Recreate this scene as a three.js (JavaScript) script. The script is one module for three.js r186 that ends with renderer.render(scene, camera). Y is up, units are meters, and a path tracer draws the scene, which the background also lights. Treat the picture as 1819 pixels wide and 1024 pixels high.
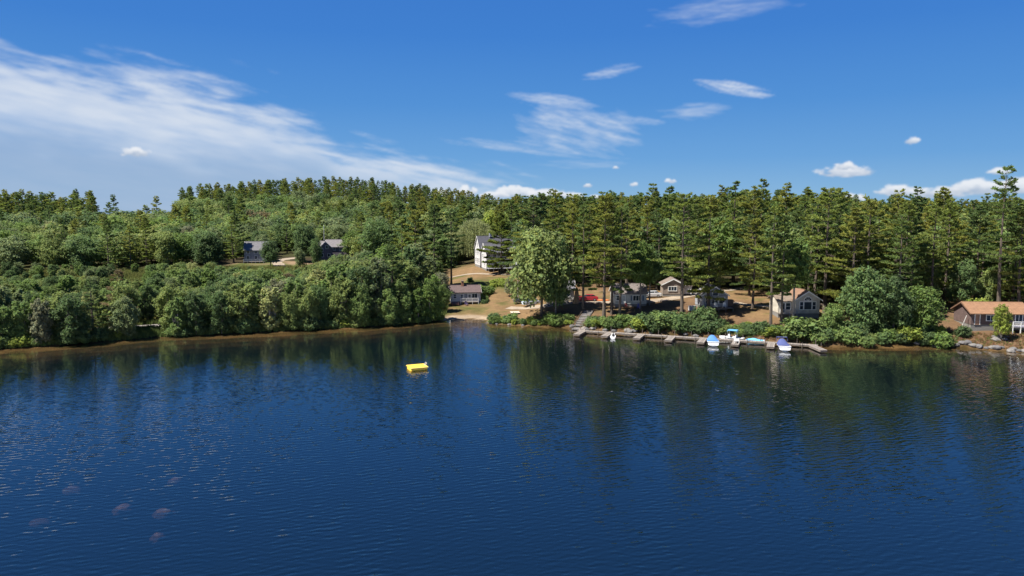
import * as THREE from 'three';
import { mergeGeometries } from 'three/addons/utils/BufferGeometryUtils.js';
import { RoundedBoxGeometry } from 'three/addons/geometries/RoundedBoxGeometry.js';

// ---------------------------------------------------------------- camera, exposure, sun
const scene = new THREE.Scene();
const camera = new THREE.PerspectiveCamera(43, 1024 / 576, 0.5, 6000);
camera.position.set(0, 25, 0);
camera.rotation.x = -6 * Math.PI / 180;
const renderer = new THREE.WebGLRenderer({ antialias: true });
renderer.setSize(1024, 576);
renderer.toneMapping = THREE.LinearToneMapping;
renderer.toneMappingExposure = 2.5;
renderer.shadowMap.enabled = true;
const SUN_AZ = -110 * Math.PI / 180, SUN_EL = 58 * Math.PI / 180;   // high summer sun, to the left of the camera and a little behind it
const sun = new THREE.DirectionalLight(new THREE.Color(1, 0.95, 0.86), 5);
sun.name = 'sun';
sun.target.position.set(0, 0, -180);
sun.target.name = 'sun_target';
sun.position.set(Math.sin(SUN_AZ) * Math.cos(SUN_EL) * 600, Math.sin(SUN_EL) * 600, -180 - Math.cos(SUN_AZ) * Math.cos(SUN_EL) * 600);
sun.castShadow = true;
sun.shadow.mapSize.set(4096, 4096);
Object.assign(sun.shadow.camera, { left: -350, right: 350, top: 350, bottom: -350, near: 10, far: 1500 });
scene.add(sun, sun.target);
// ---------------------------------------------------------------- noise and terrain
const hash2 = (i, j) => { let h = Math.imul(i | 0, 374761393) ^ Math.imul(j | 0, 668265263); h = Math.imul(h ^ (h >>> 13), 1274126177); return ((h ^ (h >>> 16)) >>> 0) / 4294967296; };
function vnoise(x, y) {
  const i = Math.floor(x), j = Math.floor(y), u = x - i, v = y - j, s = u * u * (3 - 2 * u), t = v * v * (3 - 2 * v);
  const a = hash2(i, j), b = hash2(i + 1, j), c = hash2(i, j + 1), d = hash2(i + 1, j + 1);
  return a + (b - a) * s + (c - a) * t + (a - b - c + d) * s * t;
}
function fbm(x, y, n = 4) { let r = 0, a = 0.5; for (let k = 0; k < n; k++) { r += a * vnoise(x, y); x = x * 2.03 + 17.3; y = y * 2.03 - 9.1; a *= 0.5; } return r / (1 - Math.pow(0.5, n)); }
function rng(seed) { let s = seed | 0; return () => { s = (s + 0x6d2b79f5) | 0; let t = Math.imul(s ^ (s >>> 15), 1 | s); t = (t + Math.imul(t ^ (t >>> 7), 61 | t)) ^ t; return ((t ^ (t >>> 14)) >>> 0) / 4294967296; }; }
const clamp = (x, a = 0, b = 1) => Math.min(b, Math.max(a, x));
const sstep = (a, b, x) => { const t = clamp((x - a) / (b - a)); return t * t * (3 - 2 * t); };
const lerp = (a, b, t) => a + (b - a) * t;
function curve(pts, x) {
  if (x <= pts[0][0]) return pts[0][1];
  for (let k = 1; k < pts.length; k++) if (x < pts[k][0]) { const a = pts[k - 1], b = pts[k]; return lerp(a[1], b[1], (x - a[0]) / (b[0] - a[0])); }
  return pts[pts.length - 1][1];
}
// the water's edge: z of the shore for every x (land lies towards -z)
const SHORE = [[-1500, -60], [-500, -85], [-260, -104], [-150, -118], [-92.7, -130.6], [-84.9, -134.5], [-77, -139.2], [-69.3, -143.6], [-58.3, -147], [-48, -150.5], [-37.1, -154.1], [-25.9, -158.7], [-15.4, -166.2], [-10.4, -168.4],
  [-6.2, -167.9], [-4.7, -161.1], [5, -157.2], [12.2, -155.6], [15.4, -151.2], [22.1, -149.1], [32.8, -145], [38.1, -143.6], [45.8, -139.8], [52.1, -136.2], [57.5, -133.9], [65.3, -132.8], [76.3, -133.9], [81.9, -132.8], [87, -129.5], [91, -128], [140, -121], [260, -104], [500, -85], [1500, -60]];
const shoreZ = (x) => curve(SHORE, x);
const BED = [[0, 0], [4, 0.22], [9, 0.45], [14, 0.85], [20, 1.5], [32, 3.4], [50, 5], [80, 6], [5000, 7]];
const LP = [[0, 0.02], [2, 0.5], [8, 1.0], [40, 1.8], [90, 2.6], [120, 4.5], [160, 6], [300, 11], [500, 14], [5000, 14]];
const CP = [[0, 0.02], [5, 0.5], [12, 1.4], [25, 2.2], [50, 4.2], [80, 5.4], [150, 7], [300, 10], [5000, 14]];
const RP = [[0, 0.02], [1.5, 0.7], [6, 1.7], [12, 3.2], [20, 3.9], [35, 4.9], [100, 6.5], [300, 9], [5000, 14]];
function ground(x, z) {
  const s = shoreZ(x) + (vnoise(x * 0.35, 3.1) - 0.5) * 1.2 - z;
  if (s < 0) return -curve(BED, -s) * (0.7 + 0.6 * vnoise(x * 0.12, z * 0.12)) * (1 + 0.8 * sstep(10, 24, x));
  const wl = 1 - sstep(-26, -9, x), wr = sstep(0, 13, x);
  let h = curve(CP, s) * (1 - wl) * (1 - wr) + curve(LP, s) * wl + curve(RP, s) * wr * (1 - wl);
  const far = sstep(2, 40, s);
  h += far * ((fbm(x * 0.03, z * 0.03, 3) - 0.5) * 0.9) + sstep(0, 3, s) * (vnoise(x * 0.4, z * 0.4) - 0.5) * 0.12;
  h += 25 * Math.exp(-Math.pow((x + 178) / 140, 2) - Math.pow((z + 760) / 190, 2)) + 5 * Math.exp(-Math.pow((x + 330) / 120, 2) - Math.pow((z + 520) / 130, 2));
  return h;
}
// ---------------------------------------------------------------- sky: clear summer blue with cirrus and fair-weather cumulus, by azimuth and elevation in degrees
{
  const W = 4096, H = 2048, data = new Float32Array(W * H * 4), E = 1 / 2.5;
  const lin = (c) => c.map((v) => { const x = v / 255; return (x <= 0.04045 ? x / 12.92 : Math.pow((x + 0.055) / 1.055, 2.4)) * E; });
  const STOPS = [[-90, [96, 118, 140]], [0, [152, 188, 220]], [1.5, [134, 180, 220]], [4, [108, 164, 219]], [8, [84, 146, 214]], [13, [66, 129, 208]], [20, [56, 116, 200]], [40, [44, 98, 182]], [90, [36, 84, 165]]].map(([e, c]) => [e, lin(c)]);
  const WHITE = lin([238, 241, 246]), CIRRUS = lin([216, 225, 238]), VEIL = lin([150, 174, 206]), BASE = lin([172, 188, 210]);
  // upper and right-hand edge of the cirrus sheet
  const EDGE = [[-180, 9], [-120, 13], [-80, 17], [-50, 13], [-34.2, 10.9], [-30.6, 10.3], [-26.3, 9.4], [-21.7, 8.7], [-17.9, 8.2], [-14.8, 7.2], [-13, 5.6], [-9, 4.6], [-4.8, 3.3], [-0.4, 1.9], [4, 0.4], [10, -1.5], [40, -4], [180, 9]];
  const WISPS = [[5.0, 6.4, 5.0, 1.9, 0.62, -0.16], [3.2, 8.4, 3.4, 0.5, 0.55, -0.09], [7.6, 10.4, 2.2, 0.42, 0.6, 0.14], [16.6, 8.9, 3.0, 0.55, 0.85, -0.16], [13.6, 7.4, 2.6, 0.6, 0.5, 0.03], [15.5, 14.4, 6.0, 0.9, 0.32, 0.08], [1.5, 4.8, 6.5, 0.5, 0.4, -0.10], [5.5, 3.6, 3.5, 0.35, 0.25, 0.0], [9.8, 6.8, 1.8, 0.35, 0.4, -0.1],
    [62, 12, 7, 1.4, 0.5, -0.1], [95, 22, 10, 2.2, 0.5, 0.12], [140, 15, 8, 1.6, 0.5, -0.08], [-150, 24, 10, 2, 0.5, 0.1], [48, 30, 9, 2.4, 0.4, -0.1]];
  const PUFFS = [[-26.9, 3.95, 1.0, 0.42], [24.4, 2.72, 2.15, 0.52], [24.2, 3.05, 0.9, 0.4], [-3.5, 1.45, 0.9, 0.55], [-5.6, 1.2, 0.8, 0.4], [0.4, 1.4, 1.7, 0.55], [2.6, 1.25, 1.8, 0.4], [4.6, 1.15, 1.2, 0.35], [-1.4, 1.2, 1.2, 0.35], [28.3, 4.7, 0.5, 0.28], [33.4, 2.5, 0.75, 0.28], [12.1, 2.25, 0.5, 0.2], [9.4, 2.0, 0.35, 0.2], [5.9, 1.95, 0.45, 0.16],
    [24.9, 0.85, 0.9, 0.35], [27.6, 1.35, 1.3, 0.5], [30, 1.15, 2, 0.45], [32.2, 1.45, 1.8, 0.6], [34.5, 1.5, 1.5, 0.65], [37, 1.3, 2, 0.6], [8.0, 3.3, 0.25, 0.1], [-11.5, 2.0, 0.4, 0.14], [23.2, 1.5, 0.4, 0.12], [6.5, 1.0, 0.8, 0.25]];
  { const r = rng(5); for (let k = 0; k < 46; k++) { const a = 42 + r() * 276; PUFFS.push([a > 180 ? a - 360 : a, 0.9 + r() * r() * 5, 0.5 + r() * 1.6, 0.25 + r() * 0.35]); } }
  for (let row = 0; row < H; row++) {
    const el = ((row + 0.5) / H - 0.5) * 180;
    let k = 1; while (k < STOPS.length - 1 && el > STOPS[k][0]) k++;
    const [e0, c0] = STOPS[k - 1], [e1, c1] = STOPS[k], t = clamp((el - e0) / (e1 - e0)), base = [0, 1, 2].map((c) => lerp(c0[c], c1[c], t));
    const puffs = el > -1 && el < 9 ? PUFFS.filter((p) => Math.abs(el - p[1]) < p[3] * 2.2) : [], wisps = el > 0 && el < 45 ? WISPS : [];
    for (let col = 0; col < W; col++) {
      let az = ((col + 0.5) / W - 0.5) * 360 + 90; if (az > 180) az -= 360;
      let r = base[0], g = base[1], b = base[2];
      const mix = (c, a) => { r += (c[0] - r) * a; g += (c[1] - g) * a; b += (c[2] - b) * a; };
      if (el > -2 && el < 30) {
        // cirrus sheet: streaky texture drawn out along a shallow slope
        const lim = curve(EDGE, az);
        if (el < lim + 5) {
          const q = el + az * 0.16;
          const big = fbm(az * 0.16 + 7, q * 0.55 + 2, 4), fine = fbm(az * 0.45 - q * 0.5, q * 2.6 + az * 0.1, 5), hair = fbm(az * 0.9 + 3, q * 7 + fine * 2, 3);
          const edge = sstep(-0.2, 2.6 + 1.5 * big, lim - el + (big - 0.5) * 4.2 + (fine - 0.5) * 3.2 + (hair - 0.5) * 0.9 + 0.6);
          const low = sstep(1.0, 5.2, lim - el + (big - 0.5) * 3) * sstep(6.2, 2.5, el + (big - 0.5) * 4 + (az + 30) * 0.03);
          const a = edge * clamp(0.46 + 0.5 * fine + 0.5 * (big - 0.3));
          mix(CIRRUS, a * 0.9 * (1 - low * 0.55));
          mix(VEIL, low * edge * 0.55);
        }
      }
      for (const [wa, we, wx, wy, wd, sl] of wisps) {
        const dx = az - wa; if (Math.abs(dx) > wx * 1.5) continue;
        const dy = el - we - dx * sl; if (Math.abs(dy) > wy * 2.4) continue;
        const q = dy * 3.4 / Math.sqrt(wy) + dx * 0.25, n = fbm(az * 0.55 + we, q + 5 * we, 4), h = fbm(az * 1.3 + 11 - q, q * 2.4, 3);
        const d = 1 - (dx / wx) ** 2 - (dy / wy) ** 2 + (n - 0.5) * 1.9;
        if (d > 0) mix(CIRRUS, clamp(d * 0.9) * wd * clamp(0.25 + 1.1 * h) * 0.9);
      }
      for (const [pa, pe, px, py] of puffs) {
        let dx = az - pa; if (dx > 180) dx -= 360; if (dx < -180) dx += 360;
        if (Math.abs(dx) > px * 1.7) continue;
        const dy = el - pe, up = dy > 0 ? dy / (py * 1.15) : dy / (py * 0.62);
        const n = fbm(az * 2.2 / Math.sqrt(px) + pa, el * 2.6 / Math.sqrt(py) + pe * 3, 4);
        const d = 1 - (dx / px) ** 2 - up * up + (n - 0.5) * 1.7;
        if (d > 0) { const a = sstep(0, 0.55, d) * 0.93, top = sstep(-0.7, 0.75, dy / py + (n - 0.5) * 1.2); mix([lerp(BASE[0], WHITE[0], top), lerp(BASE[1], WHITE[1], top), lerp(BASE[2], WHITE[2], top)], a); }
      }
      const o = (row * W + col) * 4; data[o] = r; data[o + 1] = g; data[o + 2] = b; data[o + 3] = 1;
    }
  }
  const tex = new THREE.DataTexture(data, W, H, THREE.RGBAFormat, THREE.FloatType);
  tex.mapping = THREE.EquirectangularReflectionMapping; tex.magFilter = THREE.LinearFilter; tex.minFilter = THREE.LinearFilter; tex.needsUpdate = true;
  scene.background = tex; scene.environment = tex;
}
// ---------------------------------------------------------------- helpers
const C = (r, g, b) => new THREE.Color().setRGB(r, g, b);
const taken = new Map();
function numbered(name) { const n = taken.get(name) ?? 0; taken.set(name, n + 1); return n ? name + '_' + String(n).padStart(3, '0') : name; }
function shadow(o) { o.traverse((m) => { if (m.isMesh) { m.castShadow = true; m.receiveShadow = true; } }); return o; }
function tag(o, label, category, group, kind) { if (label) o.userData.label = label; if (category) o.userData.category = category; if (group) o.userData.group = group; if (kind) o.userData.kind = kind; return o; }
function thing(name, label, category, [x, y, z], turn = 0, group) { const o = new THREE.Group(); o.name = numbered(name); o.position.set(x, y, z); o.rotation.y = turn; scene.add(o); return tag(o, label, category, group); }
function mesh(name, geo, mat, parent) { const m = new THREE.Mesh(geo, mat); m.name = parent ? name : numbered(name); m.castShadow = m.receiveShadow = true; (parent ?? scene).add(m); return m; }
function structure(name, geo, mat) { const m = mesh(name, geo, mat); m.userData.kind = 'structure'; return m; }
const V = (x, y, z) => new THREE.Vector3(x, y, z);
const box = (w, h, d, x = 0, y = 0, z = 0, ry = 0, rx = 0, rz = 0) => { const g = new THREE.BoxGeometry(w, h, d); if (rx) g.rotateX(rx); if (rz) g.rotateZ(rz); if (ry) g.rotateY(ry); return g.translate(x, y, z); };
const rbox = (w, h, d, x = 0, y = 0, z = 0, r = 0.03) => new RoundedBoxGeometry(w, h, d, 2, Math.min(r, w / 2.1, h / 2.1, d / 2.1)).translate(x, y, z);
const bar = (a, b, r, r2 = r, n = 6) => { const d = V(...b).sub(V(...a)), g = new THREE.CylinderGeometry(r2, r, d.length(), n); g.applyQuaternion(new THREE.Quaternion().setFromUnitVectors(V(0, 1, 0), d.clone().normalize())); return g.translate((a[0] + b[0]) / 2, (a[1] + b[1]) / 2, (a[2] + b[2]) / 2); };
const join = (list) => mergeGeometries(list.map((g) => { g = g.index ? g.toNonIndexed() : g; for (const k of Object.keys(g.attributes)) if (!['position', 'normal', 'uv'].includes(k)) g.deleteAttribute(k); return g; }));
class Tris {                                            // loose triangles with a colour each
  constructor() { this.p = []; this.c = []; }
  tri(a, b, c, k) { this.p.push(a[0], a[1], a[2], b[0], b[1], b[2], c[0], c[1], c[2]); for (let i = 0; i < 3; i++) this.c.push(k[0], k[1], k[2]); }
  quad(a, b, c, d, k) { this.tri(a, b, c, k); this.tri(a, c, d, k); }
  tube(path, radii, n, k) {
    for (let i = 0; i + 1 < path.length; i++) {
      const A = path[i], B = path[i + 1], ra = radii[i], rb = radii[i + 1];
      let d = [B[0] - A[0], B[1] - A[1], B[2] - A[2]]; const l = Math.hypot(...d) || 1; d = d.map((v) => v / l);
      const u = Math.abs(d[1]) > 0.9 ? [1, 0, 0] : [0, 1, 0];
      let e = [d[1] * u[2] - d[2] * u[1], d[2] * u[0] - d[0] * u[2], d[0] * u[1] - d[1] * u[0]]; const el = Math.hypot(...e); e = e.map((v) => v / el);
      const f = [d[1] * e[2] - d[2] * e[1], d[2] * e[0] - d[0] * e[2], d[0] * e[1] - d[1] * e[0]];
      const at = (P, r, t) => { const c = Math.cos(t) * r, s = Math.sin(t) * r; return [P[0] + e[0] * c + f[0] * s, P[1] + e[1] * c + f[1] * s, P[2] + e[2] * c + f[2] * s]; };
      for (let j = 0; j < n; j++) { const t0 = j / n * 6.2832, t1 = (j + 1) / n * 6.2832; this.quad(at(A, ra, t0), at(B, rb, t0), at(B, rb, t1), at(A, ra, t1), k); }
    }
  }
  build() { const g = new THREE.BufferGeometry(); g.setAttribute('position', new THREE.Float32BufferAttribute(this.p, 3)); g.setAttribute('color', new THREE.Float32BufferAttribute(this.c, 3)); g.computeVertexNormals(); return g; }
}
function grainTexture(size, seed, lo, hi, cells, blotch = 0.5) {          // grey grain, fine over coarse, that multiplies a colour
  const d = new Uint8Array(size * size * 4), r = rng(seed), k = cells;
  const wrapN = (x, y, p) => { const i = Math.floor(x), j = Math.floor(y), u = x - i, v = y - j, s = u * u * (3 - 2 * u), t = v * v * (3 - 2 * v), h = (a, b) => hash2(((a % p) + p) % p + seed * 31, ((b % p) + p) % p); return lerp(lerp(h(i, j), h(i + 1, j), s), lerp(h(i, j + 1), h(i + 1, j + 1), s), t); };
  for (let y = 0; y < size; y++) for (let x = 0; x < size; x++) {
    const u = x / size, v = y / size, n = blotch * (0.6 * wrapN(u * k, v * k, k) + 0.4 * wrapN(u * k * 4, v * k * 4, k * 4)) + (1 - blotch) * (0.5 * wrapN(u * k * 16, v * k * 16, k * 16) + 0.5 * r());
    const o = (y * size + x) * 4, q = 255 * lerp(lo, hi, n); d[o] = d[o + 1] = d[o + 2] = q; d[o + 3] = 255;
  }
  const t = new THREE.DataTexture(d, size, size); t.wrapS = t.wrapT = THREE.RepeatWrapping; t.magFilter = THREE.LinearFilter; t.colorSpace = THREE.SRGBColorSpace; t.needsUpdate = true; return t;
}
const GRAIN = grainTexture(512, 3, 0.62, 1.0, 6);
const grainOf = (repeat) => { const t = GRAIN.clone(); t.repeat.set(repeat, repeat); t.needsUpdate = true; return t; };
const std = (r, g, b, roughness = 0.85, extra = {}) => new THREE.MeshStandardMaterial({ color: C(r, g, b), roughness, ...extra });
const grainy = (r, g, b, roughness = 0.85, repeat = 1, extra = {}) => std(r * 1.3, g * 1.3, b * 1.3, roughness, { map: grainOf(repeat), ...extra });

// ---------------------------------------------------------------- ground: land and lake bed in one sheet
const DRY = [0.27, 0.172, 0.085], GREEN = [0.105, 0.125, 0.032], SAND = [0.44, 0.34, 0.235], LITTER = [0.20, 0.122, 0.068], FLOOR = [0.055, 0.042, 0.022], MEADOW = [0.125, 0.14, 0.034], BEDSAND = [0.15, 0.088, 0.03], WEED = [0.07, 0.048, 0.014], MUD = [0.016, 0.018, 0.014], SCRUB = [0.075, 0.085, 0.026], DIRT = [0.34, 0.235, 0.14];
const blend = (a, b, t) => [lerp(a[0], b[0], t), lerp(a[1], b[1], t), lerp(a[2], b[2], t)];
function groundColor(x, z) {
  const s = shoreZ(x) - z, n1 = fbm(x * 0.11, z * 0.11, 4), n2 = fbm(x * 0.5 + 40, z * 0.5, 3), n3 = fbm(x * 0.045 + 9, z * 0.045 - 3, 3);
  if (s < 0.4) {
    const weed = sstep(0.42, 0.6, n2 * 0.6 + n1 * 0.4);
    return blend(blend(BEDSAND, WEED, weed * (Math.abs(x + 10) < 6 && s > -7 ? 0.2 : 1)), MUD, sstep(-13, -22, s + (n1 - 0.5) * 14 + (n2 - 0.5) * 6));
  }
  const clearC = sstep(-27, -19, x + (n2 - 0.5) * 6) * (1 - sstep(6, 14, x)) * (1 - sstep(96, 112, s));
  const clearR = sstep(3, 9, x) * (1 - sstep(46, 54, s + (n1 - 0.5) * 16)) * (x < 68 ? 1 : sstep(80, 84, x));
  const left = 1 - sstep(-30, -22, x);
  let c = blend(FLOOR, SCRUB, sstep(0.35, 0.65, n1) * 0.6);
  if (left > 0) {
    const meadow = sstep(-84, -98, x + (n1 - 0.5) * 20) * sstep(50, 62, s + (n1 - 0.5) * 20) * (1 - sstep(112, 122, s + (n3 - 0.5) * 40));
    c = blend(c, blend(SCRUB, MEADOW, 0.4), left * sstep(14, 26, s) * (1 - sstep(125, 150, s)));
    c = blend(c, blend(MEADOW, [0.16, 0.145, 0.045], sstep(0.45, 0.6, n2)), left * meadow);
    const yard = Math.exp(-Math.pow((x + 89) / 16, 2) - Math.pow((z + 268) / 17, 2));
    c = blend(c, blend(DIRT, GREEN, sstep(0.4, 0.62, n1)), sstep(0.25, 0.5, yard + (n2 - 0.5) * 0.3));
  }
  if (clearC > 0) {
    let d = blend(DRY, GREEN, sstep(0.5, 0.66, n1 * 0.6 + n2 * 0.4) * 0.75);
    d = blend(d, GREEN, (Math.exp(-Math.pow((s - 46) / 9, 2)) + 0.7 * Math.exp(-Math.pow((s - 9) / 4, 2)) * sstep(-1, -6, x)) * sstep(0.3, 0.5, n2 + 0.15) * 0.9);
    if (x > -18 && x < -3) d = blend(d, SAND, (1 - sstep(3.2, 5, s + (n2 - 0.5) * 2)));
    c = blend(c, d, clearC);
  }
  if (clearR > 0) { let d = blend(DRY, LITTER, sstep(0.42, 0.62, n1)); d = blend(d, GREEN, sstep(0.6, 0.7, n2) * 0.5); d = blend(d, LITTER, sstep(13, 9, s) * 0.8); c = blend(c, d, clearR); }
  return c;
}
{
  const axis = (a, b, step, lo, hi) => { const v = []; for (let x = a; x <= b + 1e-6; x += step) v.push(x); let d = step; while (v[v.length - 1] < hi) { d *= 1.18; v.push(Math.min(hi, v[v.length - 1] + d)); } d = step; while (v[0] > lo) { d *= 1.18; v.unshift(Math.max(lo, v[0] - d)); } return v; };
  const xs = axis(-160, 130, 1.1, -1900, 1900), zs = axis(-305, -118, 1.1, -2600, 900), nx = xs.length, nz = zs.length;
  const p = new Float32Array(nx * nz * 3), c = new Float32Array(nx * nz * 3), uv = new Float32Array(nx * nz * 2), idx = [];
  for (let j = 0; j < nz; j++) for (let i = 0; i < nx; i++) {
    const o = j * nx + i, x = xs[i], z = zs[j], k = groundColor(x, z);
    p.set([x, ground(x, z), z], o * 3); c.set(k.map((v) => v * 0.86), o * 3); uv.set([x / 7, z / 7], o * 2);
    if (i && j) idx.push(o - nx - 1, o - 1, o - nx, o - nx, o - 1, o);
  }
  const g = new THREE.BufferGeometry(); g.setAttribute('position', new THREE.BufferAttribute(p, 3)); g.setAttribute('color', new THREE.BufferAttribute(c, 3)); g.setAttribute('uv', new THREE.BufferAttribute(uv, 2)); g.setIndex(idx); g.computeVertexNormals();
  structure('ground', g, new THREE.MeshPhysicalMaterial({ vertexColors: true, map: GRAIN, bumpMap: GRAIN, bumpScale: 0.12, roughness: 0.95, specularIntensity: 0.2 }));
}
// ---------------------------------------------------------------- water: a rippled sheet over the lake's brown, peaty water, which dims the bed layer by layer
{
  const water = new THREE.Group(); water.name = numbered('water'); water.userData.kind = 'structure'; scene.add(water);
  const NX = 1024, NZ = 2048, TX = 61, TZ = 183, r = rng(77), waves = [];
  for (let k = 0; k < 46; k++) {
    const L = 0.34 * Math.pow(3.0, r()), dir = 1.92 + (r() + r() + r() - 1.5) * 0.62;
    const kx = Math.round(Math.cos(dir) * TX / L), kz = Math.round(Math.sin(dir) * TZ / L), gx = kx / TX, gz = kz / TZ, kk = Math.hypot(gx, gz);
    waves.push([kx, kz, r(), 0.0095 * (0.5 + r()) * gx / kk, 0.0095 * (0.5 + r()) * gz / kk]);
  }
  const S = 4096, cosT = new Float32Array(S); for (let i = 0; i < S; i++) cosT[i] = Math.cos(i / S * 6.283185307);
  const d = new Float32Array(NX * NZ * 4), round = (u, p, q) => fbm(q + 4 * Math.cos(u * 6.2832) * p, q + 4 * Math.sin(u * 6.2832) * p, 3);
  const row = new Float32Array(NX); for (let x = 0; x < NX; x++) row[x] = round(x / NX, 0.5, 20);
  for (let z = 0; z < NZ; z++) {
    const dist = z / NZ * TZ, lee = 1 - sstep(92, 138, dist);       // the wooded shore shelters the water below it
    for (let x = 0; x < NX; x++) {
      let sx = 0, sz = 0;
      for (let k = 0; k < waves.length; k++) { const w = waves[k]; let ph = w[0] * x / NX + w[1] * z / NZ + w[2]; ph -= Math.floor(ph); const c = cosT[(ph * S) | 0]; sx += w[3] * c; sz += w[4] * c; }
      const a = (0.42 + 0.58 * clamp(lee + (row[x] - 0.5) * 0.5 * lee)) * (0.7 + 0.6 * vnoise(dist * 0.11 + row[x] * 6, row[x] * 9));
      sx *= a; sz *= a;
      const l = Math.hypot(sx, sz, 1), o = (z * NX + x) * 4; d[o] = -sx / l * 0.5 + 0.5; d[o + 1] = -sz / l * 0.5 + 0.5; d[o + 2] = 0.5 / l + 0.5; d[o + 3] = 1;
    }
  }
  const t = new THREE.DataTexture(d, NX, NZ, THREE.RGBAFormat, THREE.FloatType); t.wrapS = t.wrapT = THREE.RepeatWrapping; t.magFilter = THREE.LinearFilter; t.needsUpdate = true;
  const g = new THREE.PlaneGeometry(3600, 1250).rotateX(-Math.PI / 2).translate(0, 0, 330), uv = g.attributes.uv, p = g.attributes.position;
  for (let i = 0; i < uv.count; i++) uv.setXY(i, p.getX(i) / TX, -p.getZ(i) / TZ);
  mesh('surface', g, new THREE.MeshPhysicalMaterial({ color: C(1, 1, 1), roughness: 0, ior: 1.85, transmission: 1, thickness: 0, normalMap: t, normalScale: new THREE.Vector2(1, 1) }), water).castShadow = false;
  const murk = new THREE.MeshPhysicalMaterial({ color: C(0.0024, 0.0078, 0.0112), roughness: 1, specularIntensity: 0, transparent: true, opacity: 0.36 });
  for (const y of [-0.22, -0.42, -0.66, -0.95, -1.35]) { const l = mesh('depth_layer', new THREE.PlaneGeometry(3600, 1250).rotateX(-Math.PI / 2).translate(0, y, 330), murk, water); l.castShadow = false; }
}
// ---------------------------------------------------------------- drives, paths and the gravel road
function ribbon(name, pts, width, mat, lift = 0.06) {
  const cv = new THREE.CatmullRomCurve3(pts.map(([x, z]) => V(x, 0, z))), n = Math.ceil(cv.getLength() / 0.8), m = 5, p = [], uv = [], idx = [];
  for (let i = 0; i <= n; i++) {
    const c = cv.getPoint(i / n), t = cv.getTangent(i / n), w = width * (0.85 + 0.35 * vnoise(i * 0.21, pts[0][0]));
    for (let j = 0; j < m; j++) { const o = (j / (m - 1) - 0.5) * w + (vnoise(i * 0.5, j + 9) - 0.5) * 0.3, x = c.x - t.z * o, z = c.z + t.x * o; p.push(x, ground(x, z) + lift, z); uv.push(x / 7, z / 7); if (i && j) { const q = i * m + j; idx.push(q - m - 1, q - 1, q - m, q - m, q - 1, q); } }
  }
  const g = new THREE.BufferGeometry(); g.setAttribute('position', new THREE.Float32BufferAttribute(p, 3)); g.setAttribute('uv', new THREE.Float32BufferAttribute(uv, 2)); g.setIndex(idx); g.computeVertexNormals();
  if (g.attributes.normal.getY(0) < 0) { g.setIndex(idx.map((v, i) => idx[i - i % 3 + [0, 2, 1][i % 3]])); g.computeVertexNormals(); }
  return structure(name, g, mat);
}
const gravel = new THREE.MeshStandardMaterial({ color: C(0.36, 0.285, 0.205), map: GRAIN, roughness: 0.95, side: THREE.DoubleSide });
const greyGravel = new THREE.MeshStandardMaterial({ color: C(0.34, 0.31, 0.28), map: GRAIN, roughness: 0.95, side: THREE.DoubleSide });
ribbon('path', [[-30, -245], [-16.7, -241], [-6, -235], [3.6, -229.4], [12, -224]], 2.6, gravel);
ribbon('path', [[62, -190], [52, -181], [44.5, -176.5], [37, -171.5], [30, -168.6], [22, -169.5], [15, -170.5], [8, -171], [3, -174], [-1, -176]], 3.0, gravel);
ribbon('path', [[45, -173.5], [50, -165], [55, -160], [62, -158.5], [70, -161]], 2.2, gravel);
ribbon('path', [[-82, -262], [-87, -272], [-91, -285], [-86, -296]], 4.2, gravel);
ribbon('road', [[-150, -131], [-120, -138.5], [-100, -142], [-86, -146], [-74, -151.5], [-64, -158], [-52, -166], [-44, -178]], 4.6, greyGravel);
ribbon('path', [[-73.2, -151], [-72.4, -146.4]], 3.8, greyGravel, 0.065);
// ---------------------------------------------------------------- trees: builders
const BARK = [0.085, 0.066, 0.05], PALEBARK = [0.30, 0.26, 0.21], GREYBARK = [0.16, 0.14, 0.12];
const unit = (a) => { const l = Math.hypot(a[0], a[1], a[2]) || 1; return [a[0] / l, a[1] / l, a[2] / l]; };
const leafMat = (r, g, b) => new THREE.MeshPhysicalMaterial({ color: C(r, g, b), vertexColors: true, roughness: 1, specularIntensity: 0.25, transmission: 0.5, thickness: 0, side: THREE.DoubleSide });
const woodMat = new THREE.MeshStandardMaterial({ vertexColors: true, roughness: 0.95 });
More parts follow.
